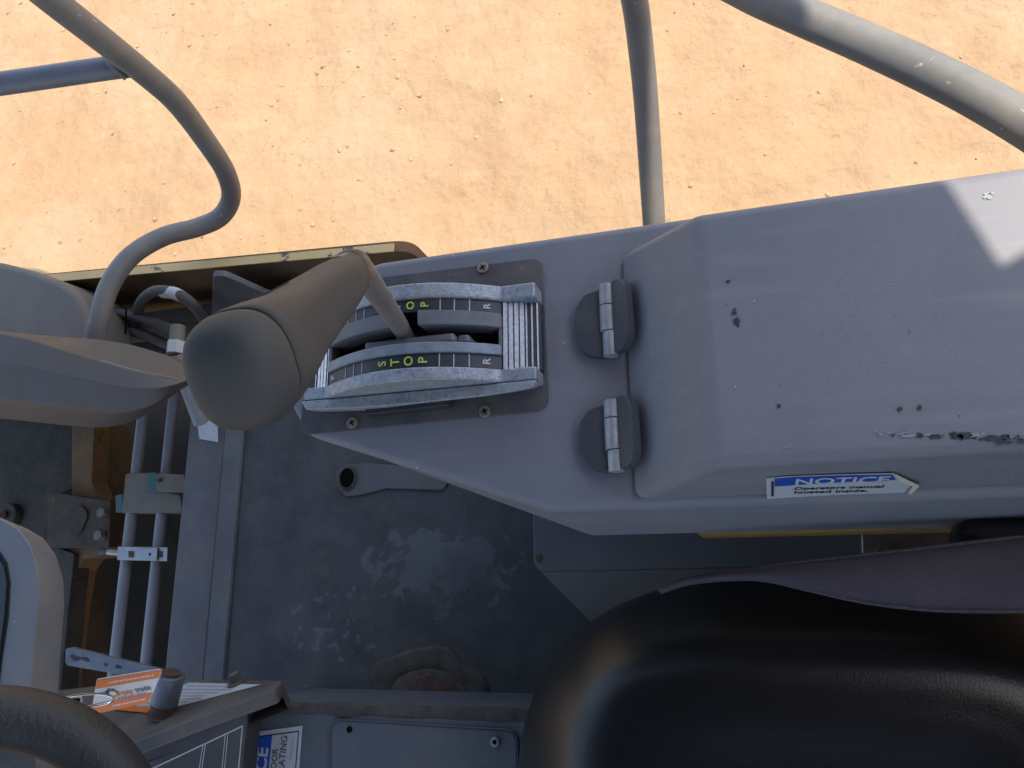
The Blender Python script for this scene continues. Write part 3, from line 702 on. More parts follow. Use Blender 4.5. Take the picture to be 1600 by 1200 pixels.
def hoses():
    a = tube('hydraulic_hose', [P(212, 520, 1.24), P(218, 478, 1.17), P(240, 456, 1.12), P(272, 458, 1.11), P(300, 475, 1.12), P(325, 510, 1.18), P(345, 560, 1.28)], .0105, 'hose_rubber')
    tag(a, 'dark curved hydraulic hose with a white band looping over the chassis', 'hose')
    p = spline([P(255, 456, 1.115), P(272, 458, 1.11), P(284, 463.5, 1.112)], 5)
    tube('white_band', p, .0116, 'label_white', a, smooth_path=0)
    b = tube('cable', [P(140, 482, 1.2), P(200, 492, 1.19), P(260, 510, 1.2), P(335, 545, 1.26)], .0095, 'hose_rubber')
    tag(b, 'thick black cable crossing the pit, upper of two', 'cable', 'black cables in the pit')
    b = tube('cable', [P(140, 508, 1.24), P(190, 514, 1.22), P(240, 529, 1.22), P(320, 566, 1.28)], .0105, 'hose_rubber')
    tag(b, 'thick black cable crossing the pit, lower of two', 'cable', 'black cables in the pit')
    zt = tube('cable_tie', [P(197, 482, 1.165), P(196, 522, 1.195)], .0018, 'hollow', n=8, smooth_path=2); tag(zt, 'thin black tie around the two cables', 'cable tie')
    c = P(272, 548, 1.25)
    t = thing('hose_fitting', c - V((0, 0, .03)), 'off-white plastic pipe fitting between the cover tip and the lever grip', 'fitting')
    p0 = P(274, 554, 1.06); p1 = P(277, 522, 1.06)
    cyl('fitting_nut', p0, p0.lerp(p1, .62), .0165, 'white_plastic', t, n=6)
    cyl('fitting_neck', p0.lerp(p1, .6), p0.lerp(p1, 1.4), .0125, 'clamp_beige', t)
    cyl('fitting_tail', p0, p0 + (p0 - p1) * 2.8 + V((0, 0, -.08)), .013, 'pipe_grey', t)
hoses()

# ================================================================== PLASTIC COVERS AT LEFT EDGE
def cover():
    t = thing('tapered_cover', P(40, 600, 1.03), 'dusty grey plastic cover tapering to a blunt tip from the left edge', 'cover')
    # stations along its length: (upper back, upper edge, groove, main lower, bottom) in picture coordinates with their own depth
    st = [((-620, 470), (-620, 476), (-620, 480), (-620, 575), (-620, 600)),
          ((-160, 505), (-160, 512), (-160, 515), (-160, 612), (-160, 636)),
          ((-60, 512), (-60, 517), (-60, 514), (-60, 618), (-60, 648)),
          ((30, 520), (30, 523), (30, 527), (30, 627), (30, 657)),
          ((95, 526), (95, 529), (95, 546), (95, 634), (95, 664)),
          ((150, 530), (150, 533), (150, 563), (150, 641), (150, 668)),
          ((200, 538), (200, 540), (200, 577), (200, 644), (200, 661)),
          ((245, 550), (245, 553), (245, 588), (245, 630), (245, 637)),
          ((275, 560), (275, 563), (275, 594), (275, 608), (275, 614)),
          ((296, 570), (296, 573), (296, 590), (296, 596), (296, 600))]
    rings = []
    for (a, b, c, d, e) in st:
        rings.append([P(*a, .99), P(*b, .95), P(c[0], c[1] - 5, .917), P(*c, .905), P(c[0], (c[1] * .55 + d[1] * .45), .893), P(*d, .915), P(e[0], (d[1] + e[1]) / 2 + 3, .955), P(*e, 1.02), P(e[0], e[1] - 12, 1.07), P(a[0], a[1] + 14, 1.05)])
    cols = [spline([r[k] for r in rings], 4) for k in range(10)]; rings = [[c_[i] for c_ in cols] for i in range(len(cols[0]))]
    vs, fs = loft(rings); o = mk('cover_shell', vs, fs, 'cover_plastic', t, bev=.006, seg=3)
    # worn groove between the two facets
    g = [P(x, y - 2, .909) for x, y in ((160, 568), (185, 575), (215, 583), (250, 590), (286, 597))]
    tube('groove', [p + V((0, 0, .0005)) for p in g], lambda q: .0032 * (1 - .5 * q), 'cover_dark', t, n=8)
    o = thing('grained_panel', P(40, 480, 1.22), 'grained grey plastic side panel behind the tapering cover at left edge', 'panel')
    top = [(-620, 330), (-160, 386), (-40, 402), (0, 409), (50, 422), (95, 440), (120, 458), (133, 480), (137, 520), (138, 575), (-620, 560)]
    r1 = [P(x, y, 1.10) for x, y in top]; r0 = [p + V((.0, .012, -.12)) for p in r1]
    solid('panel_shell', r0, r1, 'cover_grain', o, bev=.014, seg=5)
cover()

# ================================================================== HANDRAILS
def rails():
    a = thing('front_handrail', D(150, 540, 1.36), 'bent grey handrail rising at left with a crossbar', 'handrail')
    tube('rail_tube', [D(138, 640, 1.40), D(146, 560, 1.38), D(155, 500, 1.37), D(172, 445, 1.38), D(205, 400, 1.40), D(255, 370, 1.43), D(310, 355, 1.45), D(345, 338, 1.45), D(361, 308, 1.42), D(352, 268, 1.36), D(318, 215, 1.27), D(276, 160, 1.17), D(230, 118, 1.10), D(160, 62, 1.0), D(75, -5, .91), D(-20, -85, .83)], .0170, 'rail_paint', a, n=28)
    tube('crossbar', [D(-620, 208, 1.0), D(-160, 152, 1.06), D(0, 131, 1.08), D(160, 108, 1.085), D(200, 103, 1.085)], .0155, 'rail_blue', a, n=24)
    w_ = D(163, 109, 1.075); tube('weld_bead', [D(162, 93, 1.078), D(172, 100, 1.068), D(184, 110, 1.066), D(197, 122, 1.075)], .0042, 'clamp_beige', a, n=8)
    b = thing('rear_handrail', D(1022, 350, 1.31), 'curved grey handrail with an upright post, half lit by sun', 'handrail')
    tube('post', [D(1030, 470, 1.33), D(1022, 350, 1.27), D(1015, 240, 1.21), D(1007, 130, 1.15), D(996, 30, 1.09), D(986, -40, 1.03), D(992, -110, .96), D(1040, -120, .90), D(1090, -60, .84), D(1165, -14, .82), D(1250, 24, .79), D(1340, 62, .76), D(1450, 112, .72), D(1540, 158, .69), D(1640, 218, .66), D(1760, 300, .63)], .0182, 'rail_paint', b, n=28)
rails()

# ================================================================== SIDE CONSOLE
CZ = 1.90; H0 = 2.6 - CZ
def console():
    t = thing('side_console', (-.1, .2, 1.74), 'long grey moulded plastic side console beside the seat with hinged lid', 'console')
    top = [V((-.365, .353, CZ)), V((-.452, .318, CZ)), V((-.462, .200, CZ)), V((-.440, .166, CZ)), V((-.182, .079, CZ)), V((.80, .070, CZ)), V((.80, .353, CZ))]
    rt_ = rpoly(top, [.05, .03, .03, .03, .03, 0, 0], 6)
    bot = [V((-.36, .345, 1.80)), V((-.43, .31, 1.80)), V((-.437, .205, 1.80)), V((-.418, .168, 1.80)), V((-.162, .063, 1.778)), V((.80, .054, 1.778)), V((.80, .345, 1.80))]
    rb = rpoly(bot, [.05, .03, .03, .03, .03, 0, 0], 6)
    # near-left edge is shallow, deepening towards the rear
    for p in rb:
        if p.x < -.162: p.z = 1.778 + .095 * min(1, max(0, (-.162 - p.x) / .26)) ** 1.0
    vs, fs = loft([rb, rt_]); mk('console_shell', vs, fs, 'console_plastic', t, bev=.011, seg=5)
    rl = [V((-.060, .066, 1.7775)), V((.80, .0585, 1.7775)), V((.80, .30, 1.7775)), V((-.060, .30, 1.7775))]  # added strip: orange bounce glow on the console's lower edge, done in yellow
    prism('bounce_strip', [V((p.x, p.y - .004 if p.y < .1 else p.y, p.z)) for p in rl], (0, 0, -.055), 'bounce_yellow', t, bev=.008, seg=3, label='yellow strip imitating orange bounce light under the console')
    box('outer_skirt', (.20, .335, 1.545), (1.16, .014, .49), 'console_plastic', t, bev=.003)
    # lid
    HL = .62; ZL = 2.6 - HL
    b = [V((-.104, .322, CZ + .0005)), V((-.104, .083, CZ + .0005)), V((.80, .077, CZ + .0005)), V((.80, .322, CZ + .0005))]
    u = [V((-.027, .313, ZL)), V((-.027, .0985, ZL)), V((.80, .0985, ZL)), V((.80, .313, ZL))]
    lid = solid('lid', b, u, 'console_plastic', t, bev=.009, seg=5)
    # chips and scratches
    rnd = random.Random(11)
    def chip(px, rad, m='scuff', asp=1.0, rot=0, h=HL):
        rad *= .78; c = P(*px, h - .0005); k = 26; ring = []; sd_ = rnd.uniform(0, 99)
        for i in range(k):
            a = 6.2832 * i / k; r = rad * (1 + .75 * mnoise.noise(V((math.cos(a) * 1.6, math.sin(a) * 1.6, sd_))) + rnd.uniform(-.16, .16))
            x, y = math.cos(a) * r * asp, math.sin(a) * r
            ring.append(c + V((x * math.cos(rot) - y * math.sin(rot), x * math.sin(rot) + y * math.cos(rot), 0)))
        prism('paint_chip', ring, (0, 0, .0003), m, lid, smooth=False)
    for q in range(26):
        x = rnd.choice((1500, 1565)) + rnd.gauss(0, 20); chip((x, 682 + (x - 1500) * .04 + rnd.gauss(0, 3)), rnd.uniform(.0003, .0008), 'scuff', rnd.uniform(1, 2.5), rnd.uniform(-.3, .3))
    for q in range(14): chip((rnd.uniform(1365, 1600), 679 + rnd.gauss(0, 4)), rnd.uniform(.0004, .0009), 'pale_scuff', rnd.uniform(1.5, 4), rnd.uniform(-.2, .2))
    for q in range(16): chip((rnd.uniform(1130, 1580), rnd.uniform(420, 690)), rnd.uniform(.0003, .0006), rnd.choice(('scuff', 'pale_scuff')), 1.3, rnd.uniform(0, 3))
    for px, r_, asp, rot in (((1138, 440), .0018, 1, 0), ((1147, 487), .0022, 1.6, 1.3), ((1152, 502), .0025, 2.0, 1.6), ((1217, 634), .0020, 1, 0), ((1406, 639), .0022, 1, 0), ((1436, 637), .0020, 1.2, 0), ((1438, 680), .0022, 1.2, 0), ((1462, 682), .0024, 2.0, .1), ((1494, 680), .0030, 1.8, 0), ((1508, 681), .0030, 1.8, 0), ((1550, 685), .0028, 2.2, 0), ((1568, 687), .0034, 2.2, -.05), ((1605, 689), .002, 4, 0), ((1395, 680), .0012, 1, 0), ((1373, 680), .001, 1, 0)):
        chip(px, r_, 'scuff', asp, rot)
    for px, r_, asp, rot in (((1418, 681), .0014, 5, -.05), ((1452, 679), .0012, 4, 0), ((1528, 679), .0014, 4, 0), ((1543, 306), .0028, 1.2, .3), ((1550, 302), .0012, 2, .1), ((1230, 698), .0008, 5, .1)):
        chip(px, r_, 'pale_scuff', asp, rot)
    # dark gap at the lid's foot
    # notice sticker on the lid's near flank
    n = (u[1] - b[1]).cross(b[2] - b[1]).normalized()
    if n.y > 0: n = -n
    S = lambda x, y, d=.0004: PP(x, y, b[1] + n * d, n)
    st = prism('notice_sticker', [S(*q) for q in ((1197, 747), (1230, 744), (1310, 741), (1396, 739), (1410, 749), (1425, 756), (1413, 769), (1300, 773), (1198, 779))], n * .0004, 'label_white', lid, smooth=False)
    prism('sticker_band', [S(x, y, .0010) for x, y in ((1210, 748), (1240, 745.5), (1310, 743), (1394, 741.5), (1400, 749.5), (1300, 754), (1210, 760))], n * .0002, 'print_blue', st, smooth=False)
    prism('sticker_bar', [S(x, y, .0010) for x, y in ((1205, 752), (1209, 751.8), (1209, 775), (1205, 775.3))], n * .0002, 'print_black', st, smooth=False)
    xd = S(1390, 752) - S(1245, 756); yd = S(1300, 741) - S(1306, 765)
    text('lettering', 'NOTICE', .0195, S(1240, 757.5, .0013), xd, yd, 'print_white', st, sx=.98, lift=0, bold=.0003)
    text('lettering', 'Operators manual', .0088, S(1240, 765.5, .0011), xd, yd, 'print_black', st, sx=1.04, lift=0, bold=.0002)
    text('lettering', 'located inside.', .0088, S(1240, 771.3, .0011), xd, yd, 'print_black', st, sx=1.12, lift=0, bold=.0002)
    prism('torn_corner', [S(x, y, .0012) for x, y in ((1398, 740), (1412, 747), (1436, 758), (1424, 770), (1419, 769), (1427, 758), (1410, 752))], n * .0012, 'paper_aged', st, smooth=False)
    # hinges
    for (cy0, cy1, xo) in ((443, 562, 0), (622, 742, 0)):
        a = P(938 + (cy0 - 443) * .066, cy0 + 4, H0 - .010); e = P(938 + (cy1 - 443) * .066 + 4, cy1 - 4, H0 - .010)
        hx = -.119; ya, ye = a.y, e.y
        hinge = mk('hinge', *loft([[V((hx - .0225, y, CZ + .0004)) for y in (0,)] * 3] * 2) if False else ([V((hx + .0, (ya + ye) / 2, CZ + .0006)), V((hx + .001, (ya + ye) / 2, CZ + .0006)), V((hx, (ya + ye) / 2 + .001, CZ + .0006))], [(0, 1, 2)]), 'hinge_steel', t) if False else None
        L_ = ya - ye; ym = (ya + ye) / 2
        # fixed leaf on the console deck
        o_ = rpoly([V((hx - .003, ya - .003, CZ)), V((hx - .019, ya - .007, CZ)), V((hx - .028, ya - .020, CZ)), V((hx - .0285, ye + .020, CZ)), V((hx - .019, ye + .004, CZ)), V((hx - .003, ye + .001, CZ))], [.001, .012, .016, .016, .012, .001], 7)
        leaf = solid('hinge_leaf', o_, [p + V((0, 0, .010)) for p in o_], 'hinge_rubber', t, bev=.003, seg=3)
        # barrel of three knuckles
        z = CZ + .0105; cuts = (0, .30, .66, 1) if cy0 < 500 else (0, .26, .70, 1)
        for i in range(3):
            p = V((hx + .0035 + (.0012 if i == 2 else 0), ya - L_ * cuts[i] - .0004, z)); q = V((hx + .0035 + (.0012 if i == 2 else 0), ya - L_ * cuts[i + 1] + .0004, z))
            cyl('knuckle', p, q, .0078 - (.0005 if i == 2 else 0), 'hinge_steel', leaf, bev=.0006)
        # moving leaf lying up the lid's front slope
        up_ = (u[0] - b[0]); up_ = V((up_.x, 0, up_.z)).normalized(); nn = V((-up_.z, 0, up_.x))
        o0 = V((hx + .012, 0, CZ + .004))
        f = lambda s, y: o0 + up_ * s + V((0, y, 0)) + nn * .001
        o_ = rpoly([f(0, ya + .001), f(.018, ya + .001), f(.026, ya - .010), f(.0275, ye + .012), f(.017, ye + .002), f(0, ye + .002)], [.002, .010, .014, .014, .010, .002], 7)
        solid('hinge_leaf', o_, [p + nn * .010 for p in o_], 'hinge_rubber', lid, bev=.004, seg=3)
    return t, lid
CON, LID = console()

# ================================================================== LEVER QUADRANT
def quadrant():
    t = thing('lever_quadrant', (-.302, .236, CZ), 'cast alloy lever gate marked STOP and R on the front of the console', 'lever gate')
    pl = rpoly([P(848, 402, H0 - .002), P(858, 641, H0 - .002), P(468, 680, H0 - .002), V((-.440, .333, CZ + .002))], .014, 6)
    prism('mounting_plate', pl, (0, 0, -.0022), 'plate_dark', t, bev=.0008, seg=2)
    for x, y in ((755, 419), (758, 643), (551, 661), (575, 430)):
        s = P(x, y, H0 - .002); sc = cyl('screw', s, s + V((0, 0, .0022)), .0060, 'screw', t, bev=.0010)
        for r0 in (.5, .5 + math.pi / 2):
            d = V((math.cos(r0), math.sin(r0), 0)); e = V((-d.y, d.x, 0)); c = s + V((0, 0, .00225))
            prism('cross_slot', [c + d * .003 + e * .0007, c - d * .003 + e * .0007, c - d * .003 - e * .0007, c + d * .003 - e * .0007], (0, 0, .0002 if r0 < 1 else .00035), 'hollow', sc, smooth=False)
    X0, X1 = -.424, -.181; A = .034; ZE = 1.926
    xm = (X0 + X1) / 2; hl = (X1 - X0) / 2
    xi0, xi1 = X0 + .026, X1 - .034                   # arched middle part
    def arch(x):
        k = (x - (xi0 + xi1) / 2) / ((xi1 - xi0) / 2); return ZE + A * max(0, 1 - k * k)
    NS = 28
    xs = [xi0 + (xi1 - xi0) * i / NS for i in range(NS + 1)]
    def band(name, y0, y1, dz0, dz1, thick, m, par=t, x_lo=None, x_hi=None, bev=.0012):
        sel = [x for x in xs if (x_lo is None or x >= x_lo) and (x_hi is None or x <= x_hi)]
        rings = [[V((x, y0, arch(x) + dz0)), V((x, y1, arch(x) + dz1)), V((x, y1, arch(x) + dz1 - thick)), V((x, y0, arch(x) + dz0 - thick))] for x in sel]
        vs, fs = loft(rings); return mk(name, vs, fs, m, par, bev=bev, seg=2)
    # cheeks
    def cheek(y0, y1, name='cheek'):
        rings = []
        xx = [X0] + xs + [X1]
        for x in xx:
            z = (ZE if x in (X0, X1) else arch(x)) + .004
            rings.append([V((x, y0, z)), V((x, y1, z)), V((x, y1, CZ + .002)), V((x, y0, CZ + .002))])
        vs, fs = loft(rings); return mk(name, vs, fs, 'cast_alloy', t, bev=.0022, seg=3)
    far = cheek(.277, .292); near = cheek(.196, .2088)
    # heavy outer foot of the near cheek, broken at its rear end
    ft = [V((X0 - .002, .1955, 0)), V((X0 + .004, .186, 0)), V((X0 + .06, .183, 0)), V((X0 + .12, .1825, 0)), V((X0 + .19, .184, 0)), V((X1 - .02, .186, 0)), V((X1 - .003, .188, 0)), V((X1, .1955, 0))]
    zt = lambda p: 1.930
    solid('cheek_foot', [V((p.x, p.y + (.004 if 0 < i < 7 else 0), CZ + .0022 + (.012 if p.x > X0 + .09 else 0))) for i, p in enumerate(ft)], [V((p.x, p.y, zt(p))) for p in ft], 'cast_alloy', near, bev=.002, seg=3)
    ins = [V((X0 + .062, .180, CZ + .0023)), V((X0 + .150, .182, CZ + .0023)), V((X0 + .155, .195, CZ + .0023)), V((X0 + .062, .195, CZ + .0023))]
    prism('dark_insert', ins, (0, 0, .013), 'rib_dark', near, bev=.001)
    # scale strips
    s1 = band('scale_strip', .2090, .2225, 0, 0, .004, 'strip_black'); s2 = band('scale_strip', .2645, .2768, 0, 0, .004, 'strip_black')
    b1 = band('inner_band', .2227, .2330, .0035, .0035, .012, 'band_blue'); 
    xl = -.318
    b2 = band('inner_band', .2500, .2643, .003, .004, .026, 'band_grey', x_lo=-.292); b3 = band('inner_band', .2500, .2643, .003, .004, .026, 'band_grey', x_hi=-.312)
    # slot walls and inside mechanism
    box('slot_well', ((xi0 + xi1) / 2, .2415, CZ + .006), (xi1 - xi0, .0168, .007), 'hollow', t, bev=0)
    box('detent_block', (-.300, .2378, CZ + .031), (.092, .009, .042), 'band_grey', t, bev=.003)
    box('detent_step', (-.248, .2378, CZ + .026), (.012, .0085, .036), 'band_grey', t, bev=.003)
    for x in (xi0 + .0015, xi1 - .0015):
        box('slot_end', (x, .2415, CZ + .0165), (.003, .0168, .022), 'band_grey', t, bev=.0005)
    # ticks and lettering
    dx = lambda x: V((1, 0, (arch(x + .001) - arch(x - .001)) / .002)).normalized()
    def tick(x, y0, y1, st, wd=.0009):
        d = dx(x); c = V((x, 0, arch(x) + .0003)); prism('tick', [c - d * wd / 2 + V((0, y0, 0)), c + d * wd / 2 + V((0, y0, 0)), c + d * wd / 2 + V((0, y1, 0)), c - d * wd / 2 + V((0, y1, 0))], (0, 0, .0002), 'print_white', st, smooth=False)
    def letter(s, x, yb, st, m, size):
        d = dx(x); text('lettering', s, size, V((x, yb, arch(x) + .0002)), (0, 1, 0), -d, m, st, 'CENTER', lift=.0006, bold=.0002)
    for x in (-.2415, -.2545, -.267): tick(x, .2094, .2221, s1); tick(x, .2650, .2764, s2)
    for x in (-.3465, -.3575, -.369): tick(x, .2094, .2221, s1); tick(x, .2650, .2764, s2)
    for k, ch in enumerate('STOP'):
        x = -.3245 + .0135 * k + .006
        letter(ch, x, .2157, s1, 'print_green', .0120); letter(ch, x, .2706, s2, 'print_green', .0105)
    for st, yc, sz in ((s1, .2157, .0105), (s2, .2706, .0095)):
        letter('R', -.2245, yc, st, 'print_white', sz); letter('F', -.386, yc, st, 'print_white', sz)
    # ribbed ends
    for (xa, xb, z0, z1, nb) in ((xi1, X1 + .001, ZE + .0005, ZE - .012, 7), (X0 + .002, xi0, ZE - .012, ZE + .0005, 5)):
        ln = (xb - xa); blk = [V((xa, .2090, CZ + .002)), V((xb, .2090, CZ + .002)), V((xb, .2090, z1 - .002)), V((xa, .2090, z0 - .002))]
        e = prism('ribbed_end', blk, (0, .0678, 0), 'rib_dark', t, bev=.0006, seg=1)
        for i in range(nb):
            f0 = (i + .25) / nb; big = i in ((0, 1, 2, 3) if xa > -.3 else (1, 2, 3))
            wd = ln / nb * (.74 if big else .25)
            x = xa + ln * f0; z = z0 + (z1 - z0) * f0; zz = z0 + (z1 - z0) * (f0 + wd / ln)
            hh = .0012 if big else .0004
            pts = [V((x, .2094, z - .002)), V((x + wd, .2094, zz - .002)), V((x + wd, .2094, zz + hh - .0014)), V((x, .2094, z + hh - .0014))]
            prism('rib', pts, (0, .0670, 0), 'rib_bright', e, smooth=False)
quadrant()

# ================================================================== LEVER
def lever():
    t = thing('control_lever', (-.300, .240, CZ + .02), 'dusty brown lever with fat rubber grip rising from the gate', 'lever')
    sh = [P(645, 552, H0 - .022), P(632, 522, .655), P(610, 488, .602), P(585, 452, .553), P(566, 426, .518), P(556, 418, .498), P(545, 418, .483), P(532, 425, .470)]
    tube('shaft', sh, lambda q: .0083 + .0032 * min(1, max(0, (q - .15) / .5)), 'lever_steel', t, n=24)
    A = P(551, 424, .487); B = P(366, 591, .332)
    ax = (B - A).normalized(); ln = (B - A).length
    u = V((1, 0, 0)); u = (u - ax * u.dot(ax)).normalized(); v = ax.cross(u)
    if v.z < 0: v = -v
    def ring(s, a, b, ex, off=(0, 0), n=48, tilt=0, wide=0):
        out = []
        for j in range(n):
            th = 6.2832 * j / n; c, s_ = math.cos(th), math.sin(th)
            x = a * math.copysign(abs(c) ** (2 / ex), c); y = b * math.copysign(abs(s_) ** (2 / ex), s_)
            x *= 1 + wide * y / b
            out.append(A + ax * (s * ln + tilt * y) + u * (x + off[0]) + v * (y + off[1]))
        return out
    prof = [(.00, .0105, .0120, 2.6, 0), (.03, .0140, .0150, 2.8, 0), (.16, .0158, .0166, 4.2, 0), (.38, .0178, .0190, 5, 0), (.60, .0200, .0218, 5, 0), (.74, .0235, .0265, 4, 0), (.86, .0262, .0305, 3.0, 0), (.90, .0268, .0312, 2.7, 0)]
    vs, fs = loft([ring(s, a, b, ex) for s, a, b, ex, _ in prof]); g = mk('grip', vs, fs, 'grip_rubber', t)
    vs, fs = loft([ring(s, a, b, 2.6) for s, a, b in ((.896, .0262, .0306), (.916, .0262, .0306))]); mk('seam', vs, fs, 'seam', g)
    cp = [(.912, .0268, .0312), (.93, .0273, .0318), (.965, .0270, .0315), (1.0, .0256, .0300), (1.028, .0228, .0270), (1.047, .0185, .0222), (1.058, .0125, .0150), (1.063, .006, .007)]
    vs, fs = loft([ring(s, a, b, 2.6) for s, a, b in cp]); mk('end_cap', vs, fs, 'cap_rubber', t)
    # collar and a moulded line
    vs, fs = loft([ring(s, a, b, 2.4) for s, a, b in ((-.035, .0125, .0135), (-.02, .0150, .0160), (.0, .0152, .0162), (.012, .0130, .0142))]); mk('collar', vs, fs, 'rust_ring', t)
    k = [A + ax * ln * s + v * b + u * x for s, b, x in ((.46, .0222, -.004), (.60, .0236, -.0055), (.72, .0263, -.007))]
    tube('moulded_slit', [A + ax * ln * q_ + v * w_ - u * (.0005 + x_) for q_, w_, x_ in ((.45, .0201, .008), (.58, .0217, .010), (.70, .0250, .012))], .0006, 'seam', g, n=6, smooth_path=4)
lever()

# ================================================================== SEAT
def seat():
    t = thing('operator_seat', (.2, -.23, FZ), 'black vinyl operator seat filling the lower right corner', 'seat')
    zt = 1.80
    # superellipse cushion with raised side bolster: rows from the front edge to the rear
    x0, x1, y0, y1 = -.285, .36, -.50, .026
    NU, NV = 64, 48
    def prof(d):                                   # height below the top at distance d inside the outline
        tb = ((0, .135), (.004, .118), (.014, .098), (.032, .068), (.055, .036), (.072, .017), (.086, .007), (.10, .0025), (.12, .0005), (.14, 0))
        if d >= .14: return 0
        for (a, u_), (b, v_) in zip(tb, tb[1:]):
            if d <= b: return u_ + (v_ - u_) * (d - a) / (b - a)
    cx, cy = (x0 + x1) / 2, (y0 + y1) / 2; hx, hy = (x1 - x0) / 2, (y1 - y0) / 2
    def pt(rr, th):
        ex = 2.6 + (1 - rr) * 6
        c, s = math.cos(th), math.sin(th)
        X = math.copysign(abs(c) ** (2 / ex), c); Y = math.copysign(abs(s) ** (2 / ex), s)
        x = cx + hx * X * rr; y = cy + hy * Y * rr
        return x, y
    rings = []
    RR = [1.0, .992, .975, .95, .92, .88, .84, .80, .76, .73, .70, .67, .64, .61, .58, .55, .52, .48, .44, .40, .35, .28, .2, .1]
    def h(rr, x, y):
        d = (1 - rr) * hy
        z = zt - prof(d)
        # piping valley between bolster and the seating panel
        z -= .0015 * math.exp(-((rr - .56) / .02) ** 2)
        k = min(1, max(0, (rr - .25) / .35)); z -= .010 * (1 - k * k * (3 - 2 * k)) * (.6 + .4 * min(1, max(0, (x - x0) / .3)))
        return z + .002 * mnoise.noise(V((x * 9, y * 9, 2)))
    NT = 96
    ring0 = []
    for i in range(NT):
        x, y = pt(1.0, 6.2832 * i / NT); ring0.append((x, y))
    rings.append([V((cx + (x - cx) * .94, cy + (y - cy) * .94, zt - .22)) for x, y in ring0])
    rings.append([V((x, y, zt - .19)) for x, y in ring0])
    for rr in RR:
        rg = []
        for i in range(NT):
            x, y = pt(rr, 6.2832 * i / NT); rg.append(V((x, y, h(rr, x, y))))
        rings.append(rg)
    vs, fs = loft(rings); mk('cushion', vs, fs, 'seat_vinyl', t, sub=1)
    # rear side bolster / backrest foot that overlaps the cushion's side
    br = []
    for z, k in ((1.62, .9), (1.66, 1), (1.78, 1), (1.95, .98), (2.15, .95), (2.30, .9), (2.34, .8)):
        xo = .36 + (z - 1.62) * .22
        br.append([V((xo + .07 * k * math.cos(a), -.235 + .27 * k * math.copysign(abs(math.sin(a)) ** .5, math.sin(a)), z)) for a in [6.2832 * j / 32 for j in range(32)]])
    vs, fs = loft(br); mk('backrest', vs, fs, 'seat_vinyl', t, sub=1)
    box('seat_base', (.07, -.235, 1.45), (.40, .36, .29), 'frame_grey', t, bev=.01)
    box('seat_slide', (.05, -.05, 1.57), (.46, .025, .035), 'zinc', t, bev=.004)
    bl = box('side_bolster', V((.285, .047, 1.80)), (.24, .04, .06), 'seat_vinyl', t, bev=.022, seg=5)
seat()

def belt():
    # webbing strap lying along the cushion's side
    top = [(1030, 922, 1.775), (1075, 905, 1.79), (1150, 893, 1.808), (1240, 880, 1.818), (1360, 866, 1.826), (1480, 852, 1.83), (1600, 838, 1.835), (1720, 826, 1.85), (1850, 830, 1.87)]
    bot = [(1034, 925, 1.778), (1085, 910, 1.797), (1180, 905, 1.815), (1260, 921, 1.822), (1335, 938, 1.826), (1420, 950, 1.828), (1520, 955, 1.83), (1720, 953, 1.85), (1850, 945, 1.87)]
    a = spline([P(x, y, 2.6 - z) for x, y, z in top], 5); b = spline([P(x, y, 2.6 - z) for x, y, z in bot], 5)
    m = 6; n = len(a); vs = []; fs = []
    for i in range(n):
        for j in range(m + 1): 
            p = a[i].lerp(b[i], j / m); p.z += .006 * math.sin(math.pi * j / m); vs.append(p)
    for i in range(n - 1):
        for j in range(m): q = i * (m + 1) + j; fs.append((q, q + 1, q + m + 2, q + m + 1))
    o = mk('seat_belt', vs, fs, 'webbing'); s = o.modifiers.new('thick', 'SOLIDIFY'); s.thickness = .002; s.offset = 1
    tube('hem', [p + V((0, 0, .0015)) for p in a], .0016, 'webbing_hem', o, n=8, smooth_path=0); tube('hem', [p + V((0, 0, .0015)) for p in b], .0018, 'webbing_hem', o, n=8, smooth_path=0)
    tag(o, 'purple grey woven seat belt strap lying along the seat edge', 'seat belt')
belt()

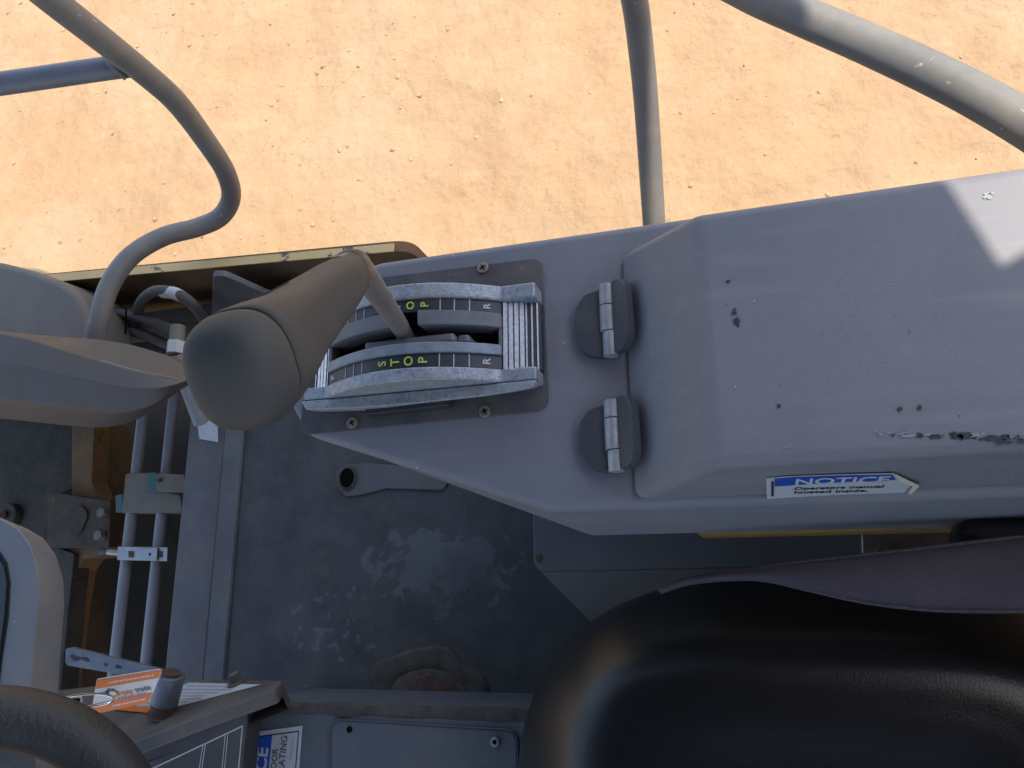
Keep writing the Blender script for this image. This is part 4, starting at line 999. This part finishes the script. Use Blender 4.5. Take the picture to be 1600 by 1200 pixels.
# ================================================================== SEAT PLATFORM PLATE UNDER THE CONSOLE
def seat_plate():
    t = thing('seat_platform', (.0, .05, FZ), 'grey steel plate with a cut corner between console and seat', 'plate')
    h = 1.10; z = 2.6 - h
    up_ = [P(834, 790, h), P(834, 868, h), P(840, 886, h), P(1362, 886, h), P(1362, 790, h)]
    x0 = P(834, 868, h).x; x1 = P(1362, 868, h).x; yb = P(1000, 890, h).y
    a = [V((x0, .30, z)), V((x0, yb + .012, z)), V((x0 + .010, yb, z)), V((x1, yb, z)), V((x1, .30, z))]
    prism('upper_plate', a, (0, 0, -.006), 'frame_grey', t, bev=.0012, seg=2)
    lo = [V((x0 + .0105, yb - .0005, z - .0005)), V((x0 + .115, yb - .115, z - .05)), V((x1, yb - .115, z - .05)), V((x1, yb - .0005, z - .0005))]
    prism('sloping_plate', lo, (0, 0, -.006), 'plate_dusty', t, bev=.0012, seg=2)
    box('upright', (x0 + .10, .25, (FZ + z) / 2 - .005), (.10, .012, z - FZ - .012), 'frame_grey', t)
    box('upright', (x1 - .10, .25, (FZ + z) / 2 - .005), (.10, .012, z - FZ - .012), 'frame_grey', t)
    box('console_leg', (x0 + .22, .18, (z + 1.721) / 2), (.05, .08, 1.721 - z), 'frame_grey', t)
    rnd = random.Random(4)
    for x, y, r_ in ((842, 872, .006), (952, 892, .004), (988, 890, .0045), (978, 935, .005)):
        c = P(x, y, h - .001) if y < 890 else None
        if c is None: continue
        prism('rust_spot', [c + V((math.cos(q) * r_ * rnd.uniform(.6, 1.1), math.sin(q) * r_ * rnd.uniform(.6, 1.1), 0)) for q in [6.2832 * i / 10 for i in range(10)]], (0, 0, .0003), 'rust', t, smooth=False)
    g = thing('grab_bracket', P(1420, 850, .95), 'pale ridged metal bracket peeking out between console and seat belt', 'bracket')
    c = P(1425, 862, .95)
    box('bracket_plate', c, (.10, .05, .012), 'zinc', g, rz=-.1)
    cyl('bracket_bolt', c + V((-.03, 0, .006)), c + V((-.03, 0, .014)), .008, 'screw', g, n=6)
seat_plate()

def bounce_deck():  # unseen sunlit surface, added to throw orange bounce onto the console side
    o = box('bounce_deck', (.78, -.10, 1.46), (.86, 1.3, .06), 'bounce_yellow', bev=.01)
    tag(o, 'unseen yellow deck added behind the seat to bounce orange light', 'deck')
bounce_deck()

def light_blocker():  # unseen body added to cut the light coming in from the left
    t = thing('left_light_blocker', (.15, -.68, FZ), 'unseen grey console shape added to block light from the left', 'console')
    pts = [V((-.45, -.62, 1.90)), V((-.36, -.56, 1.90)), V((.80, -.56, 1.90)), V((.80, -.86, 1.90)), V((-.45, -.86, 1.90))]
    prism('console_shell', rpoly(pts, .03, 4), (0, 0, -.60), 'console_plastic', t, bev=.01)
    box('blocker_pad', (.25, -.70, 1.935), (.5, .12, .07), 'seat_vinyl', t, bev=.02)
light_blocker()
